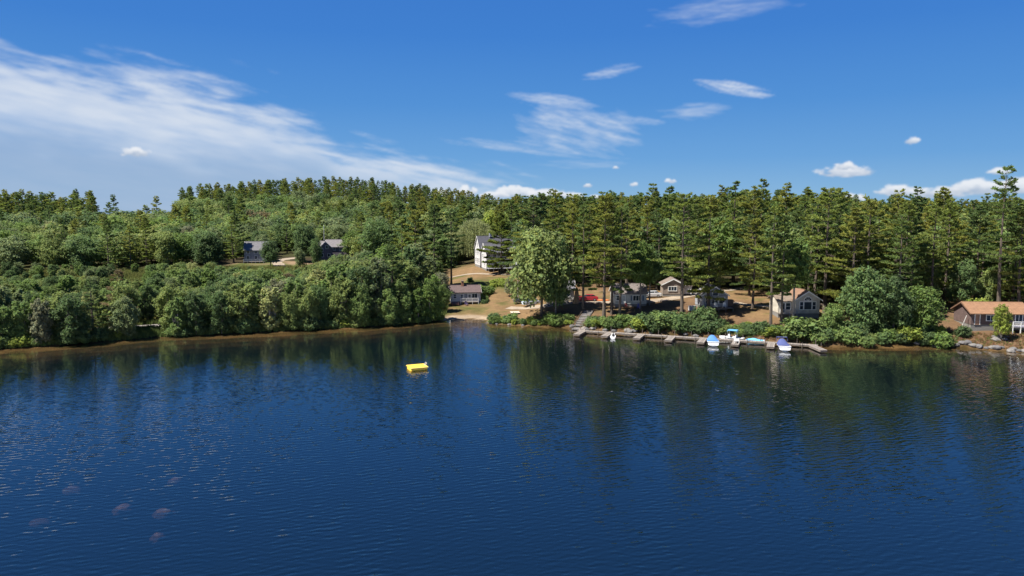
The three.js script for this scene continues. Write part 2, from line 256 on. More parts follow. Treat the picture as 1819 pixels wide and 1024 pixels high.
// white pine: straight trunk, tiers of long level branches carrying flat sprays of needle tufts
function pineGeo(seed, H, R, bare, dense = 1, size = 1, gaps = 0.14, wood = BARK, step = 1) {
  const r = rng(seed), T = new Tris(), F = new Tris(), bend = [(r() - 0.5) * 0.05 * H, (r() - 0.5) * 0.05 * H], r0 = 0.011 * H + 0.07;
  const axisAt = (y) => { const t = y / H; return [bend[0] * Math.sin(t * 2.6), y, bend[1] * Math.sin(t * 2.1 + 0.4) - bend[1] * Math.sin(0.4)]; };
  const path = [], rad = []; for (let k = 0; k <= 9; k++) { const t = k / 9; path.push(axisAt(t * H * 0.985)); rad.push(r0 * (k ? 1 - 0.93 * t : 1.35) + 0.015); }
  path[0][1] = -0.4; T.tube(path, rad, 7, wood);
  for (let k = 0; k < 9; k++) { const y = H * bare * (0.4 + 0.6 * r()), a = r() * 6.28, l = 0.5 + r() * 1.4, p = axisAt(y); T.tube([p, [p[0] + Math.cos(a) * l, y + 0.1, p[2] + Math.sin(a) * l]], [0.045, 0.012], 3, GREYBARK); }
  let y = H * bare, turn = r() * 6; const lean = r() * 6.28;
  while (y < H * 0.985) {
    const t = (y - H * bare) / (H * (1 - bare)), prof = (t < 0.22 ? lerp(0.62, 1, t / 0.22) : Math.pow((1 - t) / 0.78, 0.72)) * 0.97 + 0.05, n = 3 + (r() * 3 | 0);
    const tierTone = 0.88 + r() * 0.24;
    for (let k = 0; k < n; k++) {
      turn += 2.4 + (r() - 0.5) * 0.9; if (r() < gaps) continue;
      const L = R * prof * (0.42 + 0.78 * r()) * (1 + 0.14 * Math.cos(turn - lean)), el = lerp(-0.06, 0.62, t * t) + (r() - 0.5) * 0.26, cx = Math.cos(turn), cz = Math.sin(turn), p = axisAt(y + (r() - 0.5) * 0.35);
      const on = (q) => [p[0] + cx * q * Math.cos(el), p[1] + q * Math.sin(el) + 0.035 * q * q / Math.max(1, L) * 2, p[2] + cz * q * Math.cos(el)];
      T.tube([p, on(L * 0.5), on(L * 0.92)], [0.02 + L * 0.012, 0.015 + L * 0.007, 0.01], 3, wood);
      const tone = tierTone * (0.85 + r() * 0.3), nt = Math.round((9 + L * 9 + L * L * 2.7) * dense);
      for (let m = 0; m < nt; m++) {
        const q = L * (0.24 + 0.8 * Math.sqrt(r())), side = (r() + r() - 1) * (0.3 + 0.6 * L * (1.12 - q / L)), c = on(q);
        c[0] += -cz * side; c[2] += cx * side; c[1] += (r() - 0.35) * 0.24 + Math.abs(side) * 0.06;
        const v = tone * (0.78 + r() * 0.44), w = r(), col = [v * (0.95 + 0.22 * w), v, v * (0.9 - 0.2 * w)];
        for (let b = 0; b < 3; b++) {
          const d = unit([cx * 0.7 + (r() - 0.5) * 1.7, 0.38 + (r() - 0.4) * 0.9, cz * 0.7 + (r() - 0.5) * 1.7]), e = unit([(r() - 0.5), (r() - 0.5) * 0.5, (r() - 0.5)]), l = (0.3 + r() * 0.3) * size, w2 = 0.13 * size;
          F.tri([c[0] - d[0] * 0.1, c[1] - d[1] * 0.1, c[2] - d[2] * 0.1], [c[0] + d[0] * l + e[0] * w2, c[1] + d[1] * l + e[1] * w2, c[2] + d[2] * l + e[2] * w2], [c[0] + d[0] * l - e[0] * w2, c[1] + d[1] * l - e[1] * w2, c[2] + d[2] * l - e[2] * w2], col);
        }
      }
    }
    y += step * (0.85 + r() * 0.85) * (t > 0.75 ? 0.62 : 1);
  }
  return { H, trunk: T.build(), crown: F.build() };
}
// broad-leaved tree: forked trunk, limbs to many uneven lobes, each lobe a shell of leaf sprays with holes in it
function leafyGeo(seed, H, Wd, bare, leaves, size = 1, wood = GREYBARK, lobesN = 14, stems = 1, lobe = 1, tall = 0.88) {
  const r = rng(seed), T = new Tris(), F = new Tris(), lobes = [], cy = H * (bare + (1 - bare) * 0.5), ry = H * (1 - bare) * 0.5;
  for (let k = 0; k < lobesN; k++) {
    const u = -0.92 + 1.84 * (k + 0.5 * r()) / lobesN, a = k * 2.4 + r() * 0.9, w = Math.sqrt(Math.max(0.06, 1 - u * u * (u > 0 ? 0.92 : 0.35))), q = 0.35 + 0.42 * r();
    const rr = lobe * Wd * 0.5 * (0.34 + 0.22 * r()) * (u > 0.55 ? 0.78 : 1);
    lobes.push([Math.cos(a) * w * q * Wd * 0.5 * 1.05, cy + u * (ry - rr * 0.55), Math.sin(a) * w * q * Wd * 0.5 * 1.05, rr, 0.82 + r() * 0.36]);
  }
  for (let sN = 0; sN < stems; sN++) {
    const a = r() * 6.28, lx = stems > 1 ? Math.cos(a) * 0.09 * H : (r() - 0.5) * 0.04 * H, lz = stems > 1 ? Math.sin(a) * 0.09 * H : (r() - 0.5) * 0.04 * H, fork = H * Math.max(bare + 0.1, 0.3), r0 = (0.012 * H + 0.05) / Math.sqrt(stems);
    T.tube([[lx * 0.15, -0.4, lz * 0.15], [lx * 0.3, fork * 0.45, lz * 0.3], [lx, fork, lz], [lx * 1.4, H * 0.72, lz * 1.4]], [r0 * 1.3, r0, r0 * 0.75, r0 * 0.22], 7, wood);
    for (let k = sN; k < lobes.length; k += stems) { const b = lobes[k], st = Math.min(b[1] - 0.3, fork * (0.75 + 0.5 * r())); T.tube([[lx * 0.8, st, lz * 0.8], [lerp(lx, b[0], 0.55), lerp(st, b[1], 0.5), lerp(lz, b[2], 0.55)], [b[0], b[1], b[2]]], [r0 * 0.42, r0 * 0.26, r0 * 0.1], 4, wood); }
  }
  const area = lobes.reduce((a, b) => a + b[3] * b[3], 0);
  for (const b of lobes) {
    const n = Math.round(leaves * b[3] * b[3] / area), ph = r() * 50, twigs = []; for (let k = 0; k < 11; k++) twigs.push(unit([r() - 0.5, (r() - 0.25) * 0.8, r() - 0.5]));
    for (let k = 0; k < n; k++) {
      const u = r() * 2 - 1 + (r() < 0.25 ? 0.5 * r() : 0), a = r() * 6.2832, w = Math.sqrt(Math.max(0, 1 - u * u)), d = [Math.cos(a) * w, clamp(u, -1, 1), Math.sin(a) * w];
      let wisp = 0; if (r() < 0.3) { const tw = twigs[Math.floor(r() * 11)]; wisp = 1; d[0] = tw[0] + (r() - 0.5) * 0.34; d[1] = tw[1] + (r() - 0.5) * 0.34; d[2] = tw[2] + (r() - 0.5) * 0.34; }
      const hole = wisp ? 0.5 : fbm(d[0] * 2.3 + ph, d[2] * 2.3 + d[1] * 1.9 + ph, 2); if (hole < 0.36 && r() < 0.8) continue;
      const q = b[3] * (wisp ? 0.7 + 0.85 * r() : 0.62 + 0.42 * r() + (hole - 0.5) * 1.1), c = [b[0] + d[0] * q, b[1] + d[1] * q * tall, b[2] + d[2] * q];
      const nn = unit([d[0] * 0.8 + (r() - 0.5) * 1.3, d[1] * 0.6 + 0.35 + (r() - 0.5) * 1.1, d[2] * 0.8 + (r() - 0.5) * 1.3]), e = unit([nn[1] + (r() - 0.5), -nn[0] + (r() - 0.5), (r() - 0.5) * 1.4]);
      const f = unit([nn[1] * e[2] - nn[2] * e[1], nn[2] * e[0] - nn[0] * e[2], nn[0] * e[1] - nn[1] * e[0]]), s = (0.15 + r() * 0.15) * size, s2 = s * (0.55 + 0.3 * r());
      const v = b[4] * (0.76 + r() * 0.48), y = r(), col = [v * (0.9 + 0.25 * y), v, v * (0.95 - 0.25 * y)];
      F.quad([c[0] - e[0] * s, c[1] - e[1] * s, c[2] - e[2] * s], [c[0] + f[0] * s2 + nn[0] * s * 0.25, c[1] + f[1] * s2 + nn[1] * s * 0.25, c[2] + f[2] * s2 + nn[2] * s * 0.25], [c[0] + e[0] * s, c[1] + e[1] * s, c[2] + e[2] * s], [c[0] - f[0] * s2, c[1] - f[1] * s2, c[2] - f[2] * s2], col);
    }
  }
  return { H, trunk: T.build(), crown: F.build() };
}
// weeping willow: arching limbs hung with strands
function willowGeo(seed, H, Wd) {
  const r = rng(seed), T = new Tris(), F = new Tris();
  T.tube([[0, -0.4, 0], [0.2, H * 0.3, 0], [0.1, H * 0.6, 0.2]], [0.55, 0.42, 0.2], 7, GREYBARK);
  for (let k = 0; k < 46; k++) {
    const a = k * 2.4, q = Wd * 0.5 * Math.sqrt((k + 1) / 46), top = H * (0.98 - 0.30 * Math.pow(q / (Wd * 0.5), 2)) * (0.9 + 0.1 * r()), cx = Math.cos(a) * q, cz = Math.sin(a) * q;
    T.tube([[0.1, H * 0.5, 0], [cx * 0.5, lerp(H * 0.5, top, 0.75), cz * 0.5], [cx, top, cz]], [0.12, 0.08, 0.03], 4, GREYBARK);
    for (let m = 0; m < 16; m++) {
      const sx = cx + (r() - 0.5) * 2.2, sz = cz + (r() - 0.5) * 2.2, len = (top - H * 0.12) * (0.35 + 0.6 * r()), tone = 0.85 + r() * 0.3;
      for (let y = 0; y < len; y += 0.3) { const v = tone * (0.85 + 0.3 * r()), o = [sx + (r() - 0.5) * 0.3 + cx * 0.02 * Math.sqrt(y), top - y + (r() - 0.5) * 0.2, sz + (r() - 0.5) * 0.3], w = 0.12 + r() * 0.1, b = r() * 6.28; F.tri([o[0], o[1] + 0.25, o[2]], [o[0] + Math.cos(b) * w, o[1] - 0.2, o[2] + Math.sin(b) * w], [o[0] - Math.cos(b) * w, o[1] - 0.25, o[2] - Math.sin(b) * w], [v, v, v * 0.9]); }
    }
  }
  return { H, trunk: T.build(), crown: F.build() };
}
const PINES = [pineGeo(11, 25, 5.4, 0.30), pineGeo(12, 25, 5.0, 0.22), pineGeo(13, 26, 5.9, 0.34), pineGeo(14, 24, 4.6, 0.18), pineGeo(15, 25, 5.3, 0.26), pineGeo(16, 22, 4.9, 0.12, 1.05), pineGeo(17, 26, 5.0, 0.30, 0.9, 1, 0.24)];
const LAWNPINE = pineGeo(18, 18, 5.6, 0.1, 1.5, 1, 0.06, BARK, 0.62);
const WOODPINES = [pineGeo(71, 24, 5.2, 0.08), pineGeo(72, 25, 4.7, 0.12), pineGeo(73, 23, 5.6, 0.06), pineGeo(74, 24, 4.3, 0.10), pineGeo(75, 25, 5.0, 0.16, 0.9, 1, 0.22), pineGeo(76, 22, 5.4, 0.08)];
const FARPINES = [pineGeo(31, 22, 4.8, 0.06, 0.42, 1.6), pineGeo(32, 23, 4.2, 0.10, 0.42, 1.6), pineGeo(33, 21, 5.0, 0.08, 0.42, 1.6), pineGeo(34, 22, 4.0, 0.06, 0.42, 1.6)];
const LEAFY = [leafyGeo(21, 14, 9.4, 0.14, 9000, 1.15), leafyGeo(22, 14, 8.4, 0.1, 8600, 1.1), leafyGeo(23, 14, 10, 0.16, 9600, 1.2, BARK, 18), leafyGeo(24, 14, 7.8, 0.08, 8000, 1.1, PALEBARK, 15, 2), leafyGeo(25, 14, 9, 0.12, 8800, 1.15, GREYBARK, 20), leafyGeo(26, 14, 7, 0.1, 7600, 1.1, PALEBARK, 16, 3)];
const BELT = [[81, 6.6, 30, 2, GREYBARK], [82, 5.6, 26, 3, PALEBARK], [83, 7.2, 34, 2, BARK], [84, 4.8, 24, 2, PALEBARK], [85, 6.0, 30, 3, GREYBARK], [86, 4.4, 22, 2, GREYBARK], [87, 5.2, 28, 3, PALEBARK]].map(([s, w, n, st, wd]) => leafyGeo(s, 10, w, 0, 12500, 0.72, wd, n, st, 0.6, 1.05));
const SLIM2 = leafyGeo(92, 14, 7, 0.36, 8200, 1.0, GREYBARK, 15);
const SLIM = leafyGeo(91, 15, 5.2, 0.45, 6500, 1.0, PALEBARK, 14);
const SHRUBS = [leafyGeo(41, 3, 3.8, 0.0, 3000, 0.8, BARK, 9, 3), leafyGeo(42, 3, 4.4, 0.0, 3300, 0.85, BARK, 11, 4), leafyGeo(43, 3, 3.2, 0.0, 2700, 0.75, BARK, 8, 3)];
const FARLEAFY = [leafyGeo(51, 14, 11, 0.04, 2800, 2.0), leafyGeo(52, 14, 10, 0.04, 2600, 2.0), leafyGeo(53, 14, 12, 0.06, 3000, 2.0)];
const PINE_TONES = [leafMat(0.145, 0.195, 0.046), leafMat(0.108, 0.166, 0.048), leafMat(0.176, 0.204, 0.046), leafMat(0.080, 0.132, 0.046)];
const LEAF_TONES = [leafMat(0.150, 0.222, 0.074), leafMat(0.108, 0.174, 0.068), leafMat(0.182, 0.236, 0.082), leafMat(0.164, 0.214, 0.106), leafMat(0.132, 0.206, 0.056)];
const DARK_LEAF = leafMat(0.084, 0.138, 0.056), LIME = leafMat(0.22, 0.28, 0.055), PALE = leafMat(0.30, 0.33, 0.15), BROWNISH = leafMat(0.17, 0.142, 0.085), SILVER = leafMat(0.20, 0.215, 0.145);
function plantTree(name, v, x, z, H, wide, tone, label, category, group, turn, sink = 0) {
  const t = thing(name, label, category, [x, ground(x, z) - sink, z], turn, group), s = H / v.H;
  t.scale.set(s * wide, s, s * wide);
  mesh('trunk', v.trunk, woodMat, t); mesh('crown', v.crown, tone, t);
  return t;
}
// ---------------------------------------------------------------- trees: the ones that stand out
const STANDING = [];                                    // [x, z, clearance] of everything already placed
function feature(kind, v, x, z, H, wide, tone, label, turn = 0, group) {
  STANDING.push([x, z, kind === 'pine_tree' ? 3.2 : 3.5]);
  return plantTree(kind, v, x, z, H, wide, tone, label, 'tree', group, turn);
}
const P_ = 'pine_tree', B_ = 'broadleaf_tree';
feature(P_, LAWNPINE, -3.4, -236, 19, 1.1, PINE_TONES[0], 'lone layered pine on the lawn before the big white house', 0.4);
feature(P_, PINES[1], -22, -211, 24.5, 1.1, PINE_TONES[3], 'dark tall pine at the left edge of the lawn, nearest the small cottage', 1);
feature(P_, PINES[4], -17.6, -211, 22.6, 1.0, PINE_TONES[3], 'dark pine on the lawn edge just left of the white house', 2);
feature(P_, PINES[0], -28, -212, 23, 1.1, PINE_TONES[2], 'olive pine behind the leafy shore belt, left of two dark pines', 3);
feature(P_, PINES[3], -33, -219, 21, 1.1, PINE_TONES[0], 'pine with bright tips left of the dark lawn pines', 4);
feature(B_, LEAFY[2], 6.6, -163.6, 20, 0.94, LEAF_TONES[2], 'big round leafy maple on the bank beside the beach bushes', 0.6);
feature(B_, LEAFY[4], 9.8, -162.6, 17.5, 0.62, LEAF_TONES[1], 'slimmer darker leafy tree close behind the big bank maple', 2.1);
feature(P_, PINES[3], 16, -163.3, 23, 0.95, PINE_TONES[1], 'pine with a slim brown trunk at the top of the stone steps', 2);
feature(P_, PINES[0], 19.8, -156.1, 26.4, 1.02, PINE_TONES[2], 'leftmost of three tall pines with bare trunks above the dock', 0.2);
feature(P_, PINES[2], 21.8, -158.6, 24.6, 0.92, PINE_TONES[0], 'middle one of three tall bare-trunked pines above the dock', 5);
feature(P_, PINES[4], 22.9, -154.6, 25, 0.9, PINE_TONES[1], 'rightmost of three tall pines with bare trunks above the dock', 3.1);
feature(B_, SLIM2, 28.6, -161.4, 15, 0.8, LEAF_TONES[4], 'leafy tree with thin trunk before the white cottage above the dock', 1.2);
feature(B_, SLIM2, 31.2, -164.8, 13.5, 0.8, LEAF_TONES[1], 'two-stemmed leafy tree at the right end of the white cottage', 4.2);
feature(P_, PINES[2], 35.7, -152.2, 26.8, 1.06, PINE_TONES[0], 'huge pine with thick grey bare trunk standing alone on the bank', 1.4);
feature(P_, PINES[5], 42.4, -156.6, 24.8, 1.0, PINE_TONES[2], 'pine with low level branches in front of the small grey cottage', 0.9);
feature(P_, PINES[1], 52.4, -158, 19.5, 1.05, PINE_TONES[2], 'bright olive pine between the grey cottage and the arched-window cottage', 2.6);
feature(P_, PINES[6], 50.9, -142.4, 24, 0.95, PINE_TONES[0], 'left one of two straight pines on the bank left of the arched-window cottage', 3.4);
feature(P_, PINES[0], 53.2, -143, 21.8, 0.85, PINE_TONES[1], 'right one of two straight pines on the bank left of the arched-window cottage', 5.2);
feature(B_, SLIM, 56.4, -145.2, 17, 0.85, LEAF_TONES[4], 'slender pale-stemmed tree directly before the arched-window cottage', 0.3);
feature(P_, PINES[2], 65.4, -151.5, 26.2, 1.14, PINE_TONES[0], 'broad layered pine right behind the arched-window cottage', 2.2);
feature(P_, PINES[4], 73, -149, 24.5, 1.1, PINE_TONES[2], 'layered pine on the right bank, second right of the arched-window cottage', 0.1);
feature(P_, PINES[0], 81.5, -151, 22.6, 1.05, PINE_TONES[0], 'layered pine on the bank halfway to the brown cabin', 3.9);
feature(P_, PINES[6], 100, -149, 29.5, 0.92, PINE_TONES[1], 'tallest pine, with an open dark crown above the skyline behind the brown cabin', 1.9);
feature(P_, PINES[4], 89, -154, 22, 1.05, PINE_TONES[0], 'pine behind the left end of the brown cabin', 0.7);
feature(B_, LEAFY[3], 67.2, -138.6, 13.2, 0.94, LEAF_TONES[1], 'tall deep-green bushy tree hanging over the water right of the arched-window cottage', 1);
feature(B_, LEAFY[0], 72.6, -137.6, 11.6, 1.0, DARK_LEAF, 'dark bushy tree at the water, second right of the dock end', 2);
feature(B_, LEAFY[4], 78, -138.2, 9.6, 1.1, LEAF_TONES[4], 'green bushy tree leaning over the water left of the stony shore', 3);
feature(B_, LEAFY[5], 90.2, -133.2, 6.8, 0.8, LIME, 'small bright willow bush-tree before the brown cabin', 3);
feature(B_, LEAFY[1], 61, -137.6, 6.5, 1.1, LEAF_TONES[0], 'low leafy tree on the bank behind the dock end', 4);
{ const w = thing('willow_tree', 'pale weeping willow behind the white house', 'tree', [-13.6, ground(-13.6, -274), -274]); const g = willowGeo(61, 17.2, 15); mesh('trunk', g.trunk, woodMat, w); mesh('crown', g.crown, PALE, w); STANDING.push([-13.6, -274, 8]); }
feature(B_, LEAFY[2], -7, -287, 19, 0.9, LIME, 'bright lime-green tree right of the pale willow', 0.5);
feature(B_, LEAFY[4], -88, -266, 9.5, 1.0, DARK_LEAF, 'dark flat-topped tree in front of the far left house', 0.5);
feature(B_, LEAFY[2], -80.5, -283, 14.5, 0.8, DARK_LEAF, 'dark round tree left of the mauve house', 1.5);
feature(B_, LEAFY[1], -76, -262, 7.5, 0.9, LEAF_TONES[3], 'pale young tree on the slope before the mauve house', 3);
feature(B_, LEAFY[3], -72.5, -270, 11, 0.6, LEAF_TONES[1], 'upright tree growing before the front wall of the mauve house', 4);
feature(P_, PINES[3], -81, -139.8, 11.4, 1.35, PINE_TONES[3], 'dark evergreen in the left shore belt, left of the gravel gap', 1);
feature(P_, PINES[5], -79.6, -147.6, 12.0, 1.2, BROWNISH, 'browning half-dead spruce behind the left shore belt', 2);
feature(P_, PINES[1], -27.2, -164.6, 16.5, 1.25, PINE_TONES[3], 'dark pine rising inside the leafy belt left of the beach', 3);
feature(B_, LEAFY[5], -77.6, -145.8, 10.4, 0.95, LEAF_TONES[2], 'bright open tree at the left side of the gravel gap', 2);
feature(B_, LEAFY[5], -0.6, -190.5, 5.2, 0.95, SILVER, 'sparse grey-green shrubby tree beside the utility pole', 1);
feature(B_, LEAFY[4], -17.6, -181.6, 8.5, 0.8, SILVER, 'grey-green tree touching the left end of the beach cottage', 5);
feature(B_, LEAFY[0], -16.6, -174.4, 6.6, 0.85, LEAF_TONES[0], 'leafy tree at the belt end nearest the beach sand', 2);

// ---------------------------------------------------------------- trees: belts and forest
const dot = (x, z, d) => STANDING.some(([a, b, c]) => (a - x) ** 2 + (b - z) ** 2 < (c + d) ** 2 * 0.36);
const OPEN = [                                          // yards, roofs and drives where no tree stands: x0, x1, z0, z1
  [-25, 5, -262, -166], [5, 34, -186, -160], [30, 52, -184, -152], [47, 66, -168, -146], [84, 100, -146, -128], [-19, 4, -276, -240], [-104, -86, -284, -262], [-83, -66, -312, -284], [-96, -78, -300, -250], [-75.6, -69.4, -160, -142]];
const isOpen = (x, z) => OPEN.some((o) => x > o[0] && x < o[1] && z > o[2] && z < o[3]);
const fill = [];                                        // {kind, x, z, H, wide, zone}
{
  const r = rng(2024), grid = new Map(), cell = 4, key = (x, z) => Math.floor(x / cell) + ',' + Math.floor(z / cell);
  const free = (x, z, d) => { const n = Math.ceil(d / cell); for (let i = -n; i <= n; i++) for (let j = -n; j <= n; j++) for (const q of grid.get((Math.floor(x / cell) + i) + ',' + (Math.floor(z / cell) + j)) ?? []) if ((q[0] - x) ** 2 + (q[1] - z) ** 2 < d * d) return false; return true; };
  const put = (kind, x, z, H, wide, zone, d) => { if (isOpen(x, z) || dot(x, z, 2) || !free(x, z, d)) return; const k = key(x, z); if (!grid.has(k)) grid.set(k, []); grid.get(k).push([x, z]); fill.push({ kind, x, z, H, wide, zone }); };
  // how high the belt on the left bank grows: low scrub in the west, taller towards the beach
  const beltTop = (x, z) => { const b = x / -z; return Math.max(1.6, 25 + z * curve([[-0.75, 0.105], [-0.62, 0.112], [-0.5, 0.1], [-0.44, 0.108], [-0.37, 0.09], [-0.33, 0.094], [-0.27, 0.085], [-0.22, 0.06], [-0.16, 0.045], [-0.115, 0.05], [-0.09, 0.075], [-0.075, 0.105]], b) - ground(x, z)); };
  for (let k = 0; k < 2600; k++) {                      // left shore belt
    const x = -128 + r() * 114, s = 0.6 + 40 * Math.pow(r(), 1.5), z = shoreZ(x) - s; if (x > -22 && s > 14) continue;
    if (x < -70 && s > 5 && s < 15 && x > -150) continue;
    const H = Math.min(beltTop(x, z) * (0.72 + 0.38 * r()), s < 3 ? 8 + 3 * r() : 19); put('leafy', x, z, Math.max(2.4, H), 0.85 + 0.4 * r(), 'belt', 2.0 + H * 0.12);
  }
  for (let k = 0; k < 2600; k++) {                      // scrub between belt and far wood
    const x = -190 + r() * 168, s = 30 + 90 * r(), z = shoreZ(x) - s; if (x / -z < -0.5 && s > 46 && s < 116 && fbm(x * 0.06, z * 0.06, 2) < 0.55) continue;
    const top = 25 + z * curve([[-0.75, 0.088], [-0.52, 0.085], [-0.45, 0.066], [-0.38, 0.076], [-0.3, 0.08], [-0.26, 0.066], [-0.22, 0.05], [-0.1, 0.05]], x / -z) - ground(x, z); if (top < 2 && r() < 0.4) continue;
    const H = Math.min(top * (0.6 + 0.4 * r()), 4 + 7 * r()); put('leafy', x, z, Math.max(s > 98 && x / -z < -0.4 ? 3 + 2 * r() : 2, H), 1 + 0.5 * r(), 'scrub', 3.2 + H * 0.14);
  }
  for (let k = 0; k < 5200; k++) {                      // wood on the left, up to the hill
    const d = 212 + 586 * Math.pow(r(), 1.15), x = -d * 0.82 + r() * (d * 0.82 - 8), z = -d, s = shoreZ(x) - z; if (s < 108) continue;
    const b = x / d; if (b < -0.45 && d > 420 && !(b < -0.57 && x < -235 && d < 540)) continue;
    if (x > -105 && x < -60 && d < 318 && d > 200) { if (d < 292 || x > -66) { if (d < 286) continue; } }
    const pine = d > 500 ? sstep(520, 640, d + (fbm(x * 0.01, z * 0.01, 2) - 0.5) * 160) : (x < -220 && d > 400 ? 0.85 : 0.14);
    if (r() < pine) put('pine', x, z, d > 400 ? 15 + 7 * r() : 15 + 5 * r(), 0.95 + 0.3 * r(), 'hill', d > 500 ? 9 : 6.5); else put('leafy', x, z, Math.min(9.5 + 6 * r(), d < 330 ? 12.5 : 16), 1.0 + 0.35 * r(), 'wood', d > 420 ? 9.5 : 6.6);
  }
  for (let k = 0; k < 5200; k++) {                      // pine forest on the right and in the middle
    const d = 142 + 300 * Math.pow(r(), 1.05), x = -0.22 * d + r() * d * 1.02, z = -d, s = shoreZ(x) - z; if (s < 3) continue;
    const inner = x < 4 ? 104 : x < 48 ? 40 : x < 66 ? 29 : x < 84 ? 9 : 20; if (s < inner || x < -62) continue;
    const leafy = r() < (s < inner + 12 ? 0.34 : 0.2);
    if (leafy) put('leafy', x, z, (s < inner + 12 ? 8 : 13) + 6 * r(), 0.8 + 0.3 * r(), 'pinewood', 5.2); else put('pine', x, z, (x < 0 ? 16 : 18) + 7 * r() + (r() < 0.15 ? 3.5 : 0) - sstep(0.4, 0.5, x / d) * 2.2, 0.95 + 0.34 * r(), 'pinewood', 5.8);
  }
  // which of them can be seen: go outwards from the lake and keep the skyline of what stands in front
  const sky = new Float32Array(900).fill(-9);
  fill.sort((a, b) => b.z - a.z);
  for (const f of fill) {
    const d = -f.z, half = f.H * 0.22 * f.wide / d, b = f.x / d, i0 = Math.floor((b - half + 0.9) * 500), i1 = Math.ceil((b + half + 0.9) * 500), top = (ground(f.x, f.z) + f.H - 25) / d;
    let seen = 0, n = 0;
    for (let i = Math.max(0, i0); i <= Math.min(899, i1); i++) { const t = top - Math.abs(i - (i0 + i1) / 2) / Math.max(1, i1 - i0) * f.H * 0.5 / d; seen += clamp(t - sky[i], 0, f.H / d); n++; if (t > sky[i]) sky[i] = lerp(Math.max(sky[i], -0.3), t, 0.85); }
    f.seen = Math.abs(b) > 0.73 ? -1 : n ? seen * half * 1e4 / n : 0; f.top = top; f.b = b;
  }
}
const PLACES = [], ALIKE = new Set();                  // ALIKE: far trees that nothing tells apart
{
  const r = rng(99), pick = (a) => a[Math.floor(r() * a.length)], ordered = [...fill].sort((a, b) => b.seen - a.seen), count = { pine: 0, leafy: 0 }, LIMIT = { pine: 270, leafy: 290 }, rest = { pine: [], leafy: [] };
  for (const f of ordered) { if (count[f.kind] < LIMIT[f.kind] && f.seen > 0.012) { count[f.kind]++; f.own = true; } else rest[f.kind].push(f); }
  const rank = new Map();
  for (const f of fill) {
    const turn = r() * 6.28;
    const tone = f.kind === 'pine' ? pick(PINE_TONES) : (r() < 0.05 ? pick([BROWNISH, SILVER, PALE]) : r() < 0.14 ? DARK_LEAF : pick(LEAF_TONES));
    if (!f.own) { f.turn = turn; continue; }
    PLACES.push(f); f.tone = tone; f.turn = turn;
  }
  // a label from where the tree stands and what it looks like
  const toneWord = (m) => m === DARK_LEAF ? 'dark green' : m === BROWNISH ? 'brownish' : m === SILVER ? 'silvery' : m === PALE ? 'pale' : m === LEAF_TONES[2] || m === PINE_TONES[2] ? 'olive' : m === LEAF_TONES[3] ? 'grey-green' : m === PINE_TONES[3] || m === LEAF_TONES[1] ? 'deep green' : 'green';
  const sector = (f) => {
    const d = -f.z, p = f.b;
    if (f.zone === 'belt') return p < -0.58 ? 'in shore belt left of browning spruce' : p < -0.5 ? 'in shore belt beside the gravel gap' : p < -0.38 ? 'in shore belt right of gravel gap' : p < -0.26 ? 'in shore belt below mauve house' : p < -0.17 ? 'in shore belt before dark pines' : 'at beach end of shore belt';
    if (f.zone === 'scrub') return p < -0.5 ? 'on meadow behind left shore' : p < -0.3 ? 'in scrub below the far houses' : 'in thicket left of the lawn';
    if (f.zone === 'wood') return p < -0.48 ? (d < 330 ? 'at wood edge behind the meadow' : 'in the wood below the far left pines') : p < -0.25 ? (d < 360 ? 'close around the far houses' : 'in the wood behind the two far houses') : (d < 360 ? 'left of the willow' : 'on the slope behind the willow');
    if (f.zone === 'hill') return p < -0.5 ? 'in the pine row at the far left skyline' : d > 480 ? 'on the wooded hill' : 'among the leafy wood on the left';
    return p < 0.05 ? 'in forest behind the white house' : p < 0.16 ? 'in forest behind the big maple' : p < 0.27 ? 'in forest behind the white cottage' : p < 0.38 ? 'in forest behind the grey cottage' : p < 0.5 ? 'in forest behind arched-window cottage' : p < 0.6 ? 'in forest left of brown cabin' : 'in forest behind brown cabin';
  };
  for (const f of PLACES) {
    const d = -f.z, far = d > 330, list = f.kind === 'pine' ? (far ? FARPINES : WOODPINES) : far ? FARLEAFY : f.zone === 'belt' || f.zone === 'scrub' || f.H < 9 ? BELT : LEAFY, v = list[Math.floor(hash2(f.x * 10, f.z * 10) * list.length)];
    const where = sector(f), size = f.kind === 'pine' ? (f.H > 22 ? 'tall' : 'shorter') : (f.H > 11 ? 'tall' : f.H > 6 ? 'middling' : 'low');
    const label = `${size} ${toneWord(f.tone)} ${f.kind === 'pine' ? 'pine' : 'leafy tree'} ${where}`;
    const made = plantTree(f.kind === 'pine' ? P_ : B_, v, f.x, f.z, f.H, f.wide, f.tone, label, 'tree', (f.kind === 'pine' ? 'pines ' : 'leafy trees ') + where, f.turn); if (d > 330 || f.zone === 'hill') ALIKE.add(made);
  }
  // the remaining, mostly hidden or far trees of the forest read as one mass
  const mass = new THREE.Group(); mass.name = 'distant_forest'; scene.add(mass); tag(mass, 'mass of distant and half-hidden forest trees behind the front rows', 'forest', null, 'stuff');
  const M = new THREE.Matrix4(), q = new THREE.Quaternion(), UPV = V(0, 1, 0);
